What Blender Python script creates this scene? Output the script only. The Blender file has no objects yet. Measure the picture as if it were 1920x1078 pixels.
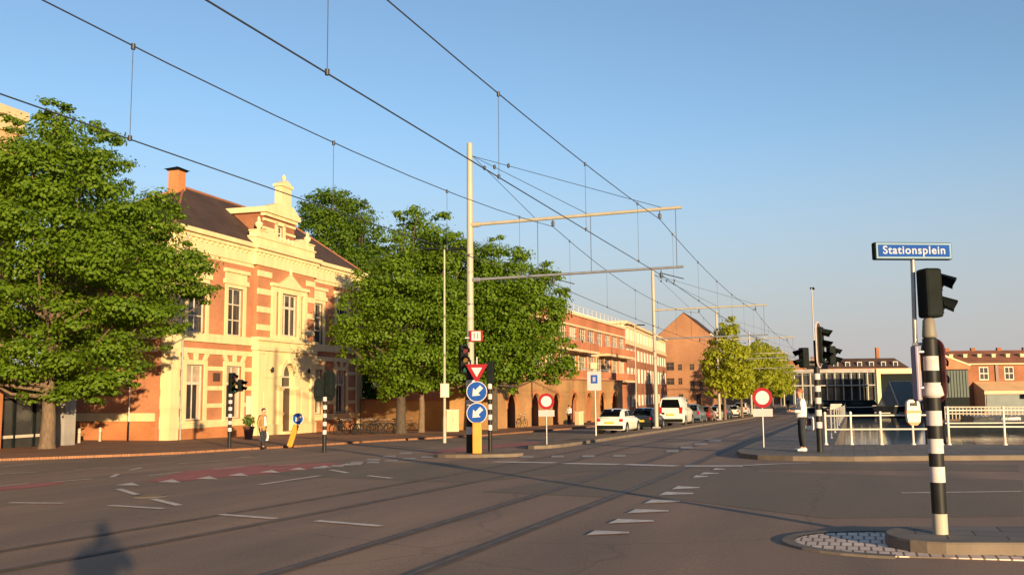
import bpy, bmesh, math, random
import numpy as np
from mathutils import Vector, Matrix

random.seed(7)
RNG = np.random.default_rng(11)
SC = bpy.context.scene
COL = SC.collection
PI = math.pi
R = math.radians

# ------------------------------------------------------------------ camera
YAW, PITCH, ROLL, FPX = R(19.5), math.atan(196 / 1781.0), R(0.5), 1781.0
CAM = Vector((0, 0, 1.7))
_fh = Vector((-math.sin(YAW), math.cos(YAW), 0))
_r = Vector((math.cos(YAW), math.sin(YAW), 0))
_u = Vector((0, 0, 1))
FW = _fh * math.cos(PITCH) + _u * math.sin(PITCH)
_up = _u * math.cos(PITCH) - _fh * math.sin(PITCH)
RT = _r * math.cos(ROLL) - _up * math.sin(ROLL)
UP = _up * math.cos(ROLL) + _r * math.sin(ROLL)
cd = bpy.data.cameras.new('camera')
cam = bpy.data.objects.new('camera', cd)
COL.objects.link(cam)
cd.sensor_width = 36
cd.lens = FPX / 1920 * 36
cd.clip_start, cd.clip_end = 0.05, 5000
m = Matrix((RT, UP, -FW)).transposed().to_4x4()
m.translation = CAM
cam.matrix_world = m
SC.camera = cam

# ------------------------------------------------------------------ sky, sun, exposure
SUN_EL, SUN_AZ = R(6.9), R(137.9)          # azimuth clockwise from +Y: low sun behind and right of the camera
w = bpy.data.worlds.new('World')
SC.world = w
w.use_nodes = True
nt = w.node_tree
bg = nt.nodes['Background']
sky = nt.nodes.new('ShaderNodeTexSky')
sky.sky_type = 'NISHITA'
sky.sun_disc = False
sky.sun_elevation = SUN_EL
sky.sun_rotation = SUN_AZ
sky.air_density = 1.0
sky.dust_density = 0.1
sky.ozone_density = 3.0
# low air over the town is milky: the sky pales towards the horizon
tcw = nt.nodes.new('ShaderNodeTexCoord'); spw = nt.nodes.new('ShaderNodeSeparateXYZ')
nt.links.new(tcw.outputs['Generated'], spw.inputs[0])
mrw = nt.nodes.new('ShaderNodeMapRange'); mrw.interpolation_type = 'SMOOTHSTEP'
mrw.inputs['From Min'].default_value = 0.0; mrw.inputs['From Max'].default_value = 0.30
mrw.inputs['To Min'].default_value = 0.93; mrw.inputs['To Max'].default_value = 0.0
nt.links.new(spw.outputs[2], mrw.inputs['Value'])
mxw = nt.nodes.new('ShaderNodeMix'); mxw.data_type = 'RGBA'
mxw.inputs[7].default_value = (1.68, 1.56, 1.62, 1)
nt.links.new(mrw.outputs[0], mxw.inputs[0]); hsw = nt.nodes.new('ShaderNodeHueSaturation'); hsw.inputs['Saturation'].default_value = 0.90; hsw.inputs['Value'].default_value = 0.80
nt.links.new(sky.outputs[0], hsw.inputs['Color']); nt.links.new(hsw.outputs[0], mxw.inputs[6])
nt.links.new(mxw.outputs[2], bg.inputs[0])
bg.inputs[1].default_value = 0.15
sd = bpy.data.lights.new('sun', 'SUN')
sd.energy = 5.0
sd.angle = R(0.6)
sd.color = (1.0, 0.74, 0.42)
sun = bpy.data.objects.new('sun', sd)
COL.objects.link(sun)
sdir = Vector((math.sin(SUN_AZ) * math.cos(SUN_EL), math.cos(SUN_AZ) * math.cos(SUN_EL), math.sin(SUN_EL)))
sun.rotation_euler = sdir.to_track_quat('Z', 'Y').to_euler()
sun.location = sdir * 60
SC.view_settings.view_transform = 'Standard'
SC.view_settings.look = 'None'
SC.view_settings.exposure = 1.0
SC.view_settings.gamma = 1.0

# ------------------------------------------------------------------ measured places: the photo's pixel (1920 wide) to a point in the place
def gz(x, y):
    """height of the terrain: the street falls away from the bridge, and to the left"""
    xs = -1.5 * math.log1p(math.exp(min(-x / 1.5, 60)))
    xs = max(xs, -40.0)
    ys = min(y, 110.0)
    s = 4 * math.log1p(math.exp(min((ys - 20) / 4, 60)))
    return 0.02 * xs - 0.0135 * s

def ray(px, py):
    return FW + RT * ((px - 960) / FPX) + UP * ((539 - py) / FPX)

def at(px, py, D):
    d = ray(px, py)
    return CAM + d * (D / d.dot(_fh))

def G(px, py, dz=0.0):
    d = ray(px, py)
    lo, hi = 0.5, 500.0
    for _ in range(50):
        t = (lo + hi) / 2
        p = CAM + d * t
        if p.z - gz(p.x, p.y) - dz > 0: lo = t
        else: hi = t
    return CAM + d * t

# ------------------------------------------------------------------ mesh helpers
class MB:
    def __init__(s):
        s.v, s.f, s.mi, s.sm = [], [], [], []
    def add(s, vs, fs, m=0, smooth=False):
        o = len(s.v)
        s.v += [tuple(v) for v in vs]
        for f in fs:
            s.f.append(tuple(i + o for i in f)); s.mi.append(m); s.sm.append(smooth)
        return s
    def bx(s, x0, x1, y0, y1, z0, z1, m=0):
        vs = [(x0,y0,z0),(x1,y0,z0),(x1,y1,z0),(x0,y1,z0),(x0,y0,z1),(x1,y0,z1),(x1,y1,z1),(x0,y1,z1)]
        return s.add(vs, [(3,2,1,0),(4,5,6,7),(0,1,5,4),(1,2,6,5),(2,3,7,6),(3,0,4,7)], m)
    def box(s, c, size, m=0, rot=None):
        hx, hy, hz = size[0]/2, size[1]/2, size[2]/2
        vs = [Vector(p) for p in [(-hx,-hy,-hz),(hx,-hy,-hz),(hx,hy,-hz),(-hx,hy,-hz),(-hx,-hy,hz),(hx,-hy,hz),(hx,hy,hz),(-hx,hy,hz)]]
        if rot is not None: vs = [rot @ v for v in vs]
        c = Vector(c)
        return s.add([v + c for v in vs], [(3,2,1,0),(4,5,6,7),(0,1,5,4),(1,2,6,5),(2,3,7,6),(3,0,4,7)], m)
    def rbox(s, c, size, b=0.02, m=0, rot=None, seg=2):
        """box with rounded edges"""
        bm = bmesh.new()
        bmesh.ops.create_cube(bm, size=1)
        for v in bm.verts: v.co = Vector((v.co.x*size[0], v.co.y*size[1], v.co.z*size[2]))
        bmesh.ops.bevel(bm, geom=bm.edges[:], offset=b, segments=seg, affect='EDGES', profile=0.5)
        return s.bm(bm, m, False, (Matrix.Translation(Vector(c)) @ (rot.to_4x4() if rot is not None else Matrix())))
    def bm(s, bm, m=0, smooth=False, M=None):
        bm.verts.index_update()
        vs = [(M @ v.co if M is not None else v.co.copy()) for v in bm.verts]
        fs = [tuple(v.index for v in f.verts) for f in bm.faces]
        bm.free()
        return s.add(vs, fs, m, smooth)
    def tube(s, p0, p1, r0, r1=None, n=8, m=0, caps=True, smooth=True):
        r1 = r0 if r1 is None else r1
        p0, p1 = Vector(p0), Vector(p1)
        d = (p1 - p0).normalized()
        a = d.orthogonal().normalized(); b = d.cross(a)
        vs = []
        for p, r in ((p0, r0), (p1, r1)):
            for i in range(n):
                t = 2*PI*i/n
                vs.append(p + a*(r*math.cos(t)) + b*(r*math.sin(t)))
        s.add(vs, [(i, (i+1)%n, n+(i+1)%n, n+i) for i in range(n)], m, smooth)
        if caps: s.add(vs, [tuple(range(n-1,-1,-1)), tuple(range(n,2*n))], m, False)
        return s
    def pipe(s, pts, r, n=6, m=0, caps=True):
        pts = [Vector(p) for p in pts]
        rs = r if isinstance(r, (list, tuple)) else [r]*len(pts)
        vs = []; a = None
        for i, p in enumerate(pts):
            d = (pts[min(i+1, len(pts)-1)] - pts[max(i-1, 0)]).normalized()
            if a is None: a = d.orthogonal().normalized()
            else: a = (a - d*a.dot(d)).normalized()
            b = d.cross(a)
            for k in range(n):
                t = 2*PI*k/n
                vs.append(p + a*(rs[i]*math.cos(t)) + b*(rs[i]*math.sin(t)))
        fs = [(i*n+k, i*n+(k+1)%n, (i+1)*n+(k+1)%n, (i+1)*n+k) for i in range(len(pts)-1) for k in range(n)]
        s.add(vs, fs, m, True)
        if caps: s.add(vs, [tuple(range(n-1,-1,-1)), tuple(range(len(vs)-n, len(vs)))], m, False)
        return s
    def lathe(s, prof, n=16, m=0, c=(0,0,0), smooth=True):
        vs = []
        for r, z in prof:
            for i in range(n):
                t = 2*PI*i/n
                vs.append((c[0]+r*math.cos(t), c[1]+r*math.sin(t), c[2]+z))
        fs = [(j*n+i, j*n+(i+1)%n, (j+1)*n+(i+1)%n, (j+1)*n+i) for j in range(len(prof)-1) for i in range(n)]
        s.add(vs, fs, m, smooth)
        s.add(vs, [tuple(range(n-1,-1,-1)), tuple(range(len(vs)-n, len(vs)))], m)
        return s
    def prism(s, poly, z0, z1, m=0):
        n = len(poly)
        vs = [(x,y,z0) for x,y in poly] + [(x,y,z1) for x,y in poly]
        return s.add(vs, [tuple(range(n-1,-1,-1)), tuple(range(n,2*n))] + [(i,(i+1)%n,n+(i+1)%n,n+i) for i in range(n)], m)
    def prism_xz(s, poly, y0, y1, m=0):
        """poly of (x,z), counter-clockwise seen from -y"""
        n = len(poly)
        vs = [(x,y0,z) for x,z in poly] + [(x,y1,z) for x,z in poly]
        return s.add(vs, [tuple(range(n)), tuple(range(2*n-1,n-1,-1))] + [((i+1)%n,i,n+i,n+(i+1)%n) for i in range(n)], m)
    def prism_yz(s, poly, x0, x1, m=0):
        n = len(poly)
        vs = [(x0,y,z) for y,z in poly] + [(x1,y,z) for y,z in poly]
        return s.add(vs, [tuple(range(n-1,-1,-1)), tuple(range(n,2*n))] + [(i,(i+1)%n,n+(i+1)%n,n+i) for i in range(n)], m)
    def disc(s, c, nrm, r, th, n=24, m=0, mrim=None):
        c, nrm = Vector(c), Vector(nrm).normalized()
        return s.tube(c - nrm*th/2, c + nrm*th/2, r, r, n, m, True, False)
    def wall(s, x0, x1, z0, z1, holes, y=0.0, rev=0.25, m=0, mr=None):
        """wall in the XZ plane facing -y with rectangular openings (a,b,c,d) and reveals going in"""
        xs = sorted({x0, x1} | {h[0] for h in holes} | {h[1] for h in holes})
        zs = sorted({z0, z1} | {h[2] for h in holes} | {h[3] for h in holes})
        xs = [x for x in xs if x0 <= x <= x1]; zs = [z for z in zs if z0 <= z <= z1]
        for i in range(len(xs)-1):
            for j in range(len(zs)-1):
                cx, cz = (xs[i]+xs[i+1])/2, (zs[j]+zs[j+1])/2
                if any(h[0] < cx < h[1] and h[2] < cz < h[3] for h in holes): continue
                s.add([(xs[i],y,zs[j]),(xs[i+1],y,zs[j]),(xs[i+1],y,zs[j+1]),(xs[i],y,zs[j+1])], [(0,1,2,3)], m)
        mr = m if mr is None else mr
        for a, b, c, d in holes:
            v = [(a,y,c),(b,y,c),(b,y,d),(a,y,d),(a,y+rev,c),(b,y+rev,c),(b,y+rev,d),(a,y+rev,d)]
            s.add(v, [(0,4,5,1),(1,5,6,2),(2,6,7,3),(3,7,4,0)], mr)
        return s
    def halves(s, x):
        """two builders: the faces left of x and those right of it"""
        out = [MB(), MB()]
        for f, mi, sm in zip(s.f, s.mi, s.sm):
            k = 1 if sum(s.v[i][0] for i in f)/len(f) > x else 0
            out[k].add([s.v[i] for i in f], [tuple(range(len(f)))], mi, sm)
        return out
    def build(s, name, mats, parent=None, loc=None, rz=None):
        me = bpy.data.meshes.new(name)
        me.from_pydata(s.v, [], s.f)
        if not isinstance(mats, (list, tuple)): mats = [mats]
        for mm in mats: me.materials.append(mm)
        me.polygons.foreach_set('material_index', s.mi)
        me.polygons.foreach_set('use_smooth', s.sm)
        me.update()
        o = bpy.data.objects.new(name, me)
        COL.objects.link(o)
        if parent is not None: o.parent = parent
        if loc is not None: o.location = loc
        if rz is not None: o.rotation_euler = (0, 0, rz)
        return o

def tag(o, label=None, cat=None, group=None, kind=None):
    if label: o['label'] = label
    if cat: o['category'] = cat
    if group: o['group'] = group
    if kind: o['kind'] = kind
    return o

def thing(name, label, cat, loc=(0,0,0), rz=0.0, group=None):
    o = bpy.data.objects.new(name, None)
    o.empty_display_size = 0.3
    COL.objects.link(o)
    o.location = loc
    o.rotation_euler = (0, 0, rz)
    return tag(o, label, cat, group)

def dup(root, loc=None, rz=None, label=None, scale=None):
    r = root.copy(); COL.objects.link(r)
    if loc is not None: r.location = loc
    if rz is not None: r.rotation_euler = (0, 0, rz)
    if scale is not None: r.scale = scale
    if label: r['label'] = label
    for ch in list(root.children):
        c = ch.copy(); COL.objects.link(c); c.parent = r
        for g_ in list(ch.children):
            d = g_.copy(); COL.objects.link(d); d.parent = c
    return r

def struct(o):
    o['kind'] = 'structure'
    return o

# ------------------------------------------------------------------ materials
def mat(name, col, rough=0.7, var=0.12, scale=3.0, bump=0.0, metal=0.0, spec=0.5, stretch=(1,1,1), col2=None, detail=5.0, coat=0.0):
    """principled surface whose colour wanders between darker and lighter (or towards col2) by noise"""
    m = bpy.data.materials.new(name); m.use_nodes = True
    n = m.node_tree.nodes; L = m.node_tree.links
    b = n['Principled BSDF']
    b.inputs['Roughness'].default_value = rough
    b.inputs['Metallic'].default_value = metal
    b.inputs['Specular IOR Level'].default_value = spec
    if coat: b.inputs['Coat Weight'].default_value = coat; b.inputs['Coat Roughness'].default_value = 0.05
    tc = n.new('ShaderNodeTexCoord'); mp = n.new('ShaderNodeMapping')
    mp.inputs['Scale'].default_value = stretch
    L.new(tc.outputs['Object'], mp.inputs['Vector'])
    nz = n.new('ShaderNodeTexNoise'); nz.inputs['Scale'].default_value = scale; nz.inputs['Detail'].default_value = detail
    L.new(mp.outputs[0], nz.inputs['Vector'])
    mx = n.new('ShaderNodeMix'); mx.data_type = 'RGBA'
    lo = tuple(max(0, c*(1-var)) for c in col); hi = tuple(min(1, c*(1+var)) for c in (col2 or col))
    mx.inputs[6].default_value = (*lo, 1); mx.inputs[7].default_value = (*hi, 1)
    rp = n.new('ShaderNodeMapRange'); rp.inputs['From Min'].default_value = 0.3; rp.inputs['From Max'].default_value = 0.7
    L.new(nz.outputs[0], rp.inputs['Value'])
    L.new(rp.outputs[0], mx.inputs[0])
    L.new(mx.outputs[2], b.inputs['Base Color'])
    if bump:
        bp = n.new('ShaderNodeBump'); bp.inputs['Strength'].default_value = bump; bp.inputs['Distance'].default_value = 0.02
        n2 = n.new('ShaderNodeTexNoise'); n2.inputs['Scale'].default_value = scale*8; n2.inputs['Detail'].default_value = 4
        L.new(mp.outputs[0], n2.inputs['Vector'])
        L.new(n2.outputs[0], bp.inputs['Height']); L.new(bp.outputs[0], b.inputs['Normal'])
    return m

def brick(name, c1, c2, mortar, bw=0.24, bh=0.075, msize=0.012, big=0.5, floor=False, offset=0.5, rough=0.85, bump=0.3):
    m = bpy.data.materials.new(name); m.use_nodes = True
    n = m.node_tree.nodes; L = m.node_tree.links
    b = n['Principled BSDF']; b.inputs['Roughness'].default_value = rough; b.inputs['Specular IOR Level'].default_value = 0.25
    tc = n.new('ShaderNodeTexCoord'); sp = n.new('ShaderNodeSeparateXYZ'); cb = n.new('ShaderNodeCombineXYZ')
    L.new(tc.outputs['Object'], sp.inputs[0])
    if floor:
        L.new(sp.outputs[0], cb.inputs[0]); L.new(sp.outputs[1], cb.inputs[1])
    else:
        ad = n.new('ShaderNodeMath'); L.new(sp.outputs[0], ad.inputs[0]); L.new(sp.outputs[1], ad.inputs[1])
        L.new(ad.outputs[0], cb.inputs[0]); L.new(sp.outputs[2], cb.inputs[1])
    bt = n.new('ShaderNodeTexBrick')
    bt.offset = offset
    bt.inputs['Scale'].default_value = 1.0
    bt.inputs['Brick Width'].default_value = bw; bt.inputs['Row Height'].default_value = bh
    bt.inputs['Mortar Size'].default_value = msize; bt.inputs['Mortar Smooth'].default_value = 0.3
    bt.inputs['Color1'].default_value = (*c1, 1); bt.inputs['Color2'].default_value = (*c2, 1); bt.inputs['Mortar'].default_value = (*mortar, 1)
    L.new(cb.outputs[0], bt.inputs['Vector'])
    nz = n.new('ShaderNodeTexNoise'); nz.inputs['Scale'].default_value = big; nz.inputs['Detail'].default_value = 6
    L.new(tc.outputs['Object'], nz.inputs['Vector'])
    rp = n.new('ShaderNodeMapRange'); rp.inputs['From Min'].default_value = 0.3; rp.inputs['From Max'].default_value = 0.7
    rp.inputs['To Min'].default_value = 0.72; rp.inputs['To Max'].default_value = 1.15
    L.new(nz.outputs[0], rp.inputs['Value'])
    mx = n.new('ShaderNodeMix'); mx.data_type = 'RGBA'; mx.blend_type = 'MULTIPLY'; mx.inputs[0].default_value = 1.0
    L.new(bt.outputs['Color'], mx.inputs[6]); L.new(rp.outputs[0], mx.inputs[7])
    L.new(mx.outputs[2], b.inputs['Base Color'])
    if bump:
        bp = n.new('ShaderNodeBump'); bp.inputs['Strength'].default_value = bump; bp.inputs['Distance'].default_value = 0.01; bp.invert = True
        L.new(bt.outputs['Fac'], bp.inputs['Height']); L.new(bp.outputs[0], b.inputs['Normal'])
    return m

def glass(name, col=(0.02,0.025,0.03), rough=0.06, spec=0.5):
    m = bpy.data.materials.new(name); m.use_nodes = True
    n = m.node_tree.nodes; L = m.node_tree.links
    b = n['Principled BSDF']
    b.inputs['Roughness'].default_value = rough; b.inputs['Specular IOR Level'].default_value = spec
    tc = n.new('ShaderNodeTexCoord'); nz = n.new('ShaderNodeTexNoise'); nz.inputs['Scale'].default_value = 1.3
    L.new(tc.outputs['Object'], nz.inputs['Vector'])
    mx = n.new('ShaderNodeMix'); mx.data_type = 'RGBA'
    mx.inputs[6].default_value = (*[c*0.5 for c in col], 1); mx.inputs[7].default_value = (*[min(1, c*1.6) for c in col], 1)
    L.new(nz.outputs[0], mx.inputs[0]); L.new(mx.outputs[2], b.inputs['Base Color'])
    bp = n.new('ShaderNodeBump'); bp.inputs['Strength'].default_value = 0.06; bp.inputs['Distance'].default_value = 0.05
    L.new(nz.outputs[0], bp.inputs['Height']); L.new(bp.outputs[0], b.inputs['Normal'])
    return m

def leaf(name, c1, c2, trans=0.35):
    m = bpy.data.materials.new(name); m.use_nodes = True
    n = m.node_tree.nodes; L = m.node_tree.links
    for x in list(n):
        if x.type == 'BSDF_PRINCIPLED': n.remove(x)
    out = n['Material Output']
    ge = n.new('ShaderNodeNewGeometry')
    mx = n.new('ShaderNodeMix'); mx.data_type = 'RGBA'
    mx.inputs[6].default_value = (*c1, 1); mx.inputs[7].default_value = (*c2, 1)
    L.new(ge.outputs['Random Per Island'], mx.inputs[0])
    pb = n.new('ShaderNodeBsdfPrincipled'); pb.inputs['Roughness'].default_value = 0.55; pb.inputs['Specular IOR Level'].default_value = 0.25
    tb = n.new('ShaderNodeBsdfTranslucent'); ms = n.new('ShaderNodeMixShader'); ms.inputs[0].default_value = trans
    hs = n.new('ShaderNodeHueSaturation'); hs.inputs['Value'].default_value = 1.5; hs.inputs['Hue'].default_value = 0.485
    L.new(mx.outputs[2], pb.inputs['Base Color']); L.new(mx.outputs[2], hs.inputs['Color']); L.new(hs.outputs[0], tb.inputs['Color'])
    L.new(pb.outputs[0], ms.inputs[1]); L.new(tb.outputs[0], ms.inputs[2]); L.new(ms.outputs[0], out.inputs['Surface'])
    return m

def asphalt(name, c1, c2, c3):
    m = bpy.data.materials.new(name); m.use_nodes = True
    n = m.node_tree.nodes; L = m.node_tree.links
    b = n['Principled BSDF']; b.inputs['Specular IOR Level'].default_value = 0.35
    tc = n.new('ShaderNodeTexCoord')
    def noise(s, d, st=(1,1,1), rot=0):
        mp = n.new('ShaderNodeMapping'); mp.inputs['Scale'].default_value = st; mp.inputs['Rotation'].default_value = (0,0,rot)
        L.new(tc.outputs['Object'], mp.inputs['Vector'])
        z = n.new('ShaderNodeTexNoise'); z.inputs['Scale'].default_value = s; z.inputs['Detail'].default_value = d
        L.new(mp.outputs[0], z.inputs['Vector'])
        r = n.new('ShaderNodeMapRange'); r.inputs['From Min'].default_value = 0.35; r.inputs['From Max'].default_value = 0.65
        L.new(z.outputs[0], r.inputs['Value'])
        return r.outputs[0]
    a = n.new('ShaderNodeMix'); a.data_type = 'RGBA'; a.inputs[6].default_value = (*c1,1); a.inputs[7].default_value = (*c2,1)
    L.new(noise(0.16, 5, (1,0.45,1), 0.1), a.inputs[0])
    e = n.new('ShaderNodeMix'); e.data_type = 'RGBA'; e.inputs[7].default_value = (*c3,1)
    L.new(a.outputs[2], e.inputs[6])
    mm = n.new('ShaderNodeMath'); mm.operation = 'MULTIPLY'; mm.inputs[1].default_value = 0.75
    L.new(noise(0.5, 6, (1.6,0.3,1), -0.05), mm.inputs[0]); L.new(mm.outputs[0], e.inputs[0])
    f = n.new('ShaderNodeMix'); f.data_type = 'RGBA'; f.blend_type = 'MULTIPLY'; f.inputs[0].default_value = 1
    r2 = n.new('ShaderNodeMapRange'); r2.inputs['To Min'].default_value = 0.8; r2.inputs['To Max'].default_value = 1.2
    L.new(noise(55, 3), r2.inputs['Value'])
    L.new(e.outputs[2], f.inputs[6]); L.new(r2.outputs[0], f.inputs[7])
    # sealed cracks
    vo = n.new('ShaderNodeTexVoronoi'); vo.feature = 'DISTANCE_TO_EDGE'; vo.inputs['Scale'].default_value = 0.14
    wz = n.new('ShaderNodeTexNoise'); wz.inputs['Scale'].default_value = 0.8; wz.inputs['Detail'].default_value = 6
    L.new(tc.outputs['Object'], wz.inputs['Vector'])
    wa = n.new('ShaderNodeMix'); wa.data_type = 'RGBA'; wa.blend_type = 'ADD'; wa.inputs[0].default_value = 1.2
    L.new(tc.outputs['Object'], wa.inputs[6]); L.new(wz.outputs['Color'], wa.inputs[7])
    L.new(wa.outputs[2], vo.inputs['Vector'])
    ck = n.new('ShaderNodeMapRange'); ck.inputs['From Min'].default_value = 0.0; ck.inputs['From Max'].default_value = 0.006
    ck.inputs['To Min'].default_value = 0.80; ck.inputs['To Max'].default_value = 1.0
    L.new(vo.outputs['Distance'], ck.inputs['Value'])
    g2 = n.new('ShaderNodeMix'); g2.data_type = 'RGBA'; g2.blend_type = 'MULTIPLY'; g2.inputs[0].default_value = 1
    L.new(f.outputs[2], g2.inputs[6]); L.new(ck.outputs[0], g2.inputs[7])
    L.new(g2.outputs[2], b.inputs['Base Color'])
    b.inputs['Roughness'].default_value = 0.82
    bp = n.new('ShaderNodeBump'); bp.inputs['Strength'].default_value = 0.35; bp.inputs['Distance'].default_value = 0.01
    z3 = n.new('ShaderNodeTexNoise'); z3.inputs['Scale'].default_value = 90; z3.inputs['Detail'].default_value = 2
    L.new(tc.outputs['Object'], z3.inputs['Vector']); L.new(z3.outputs[0], bp.inputs['Height']); L.new(bp.outputs[0], b.inputs['Normal'])
    return m

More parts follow.
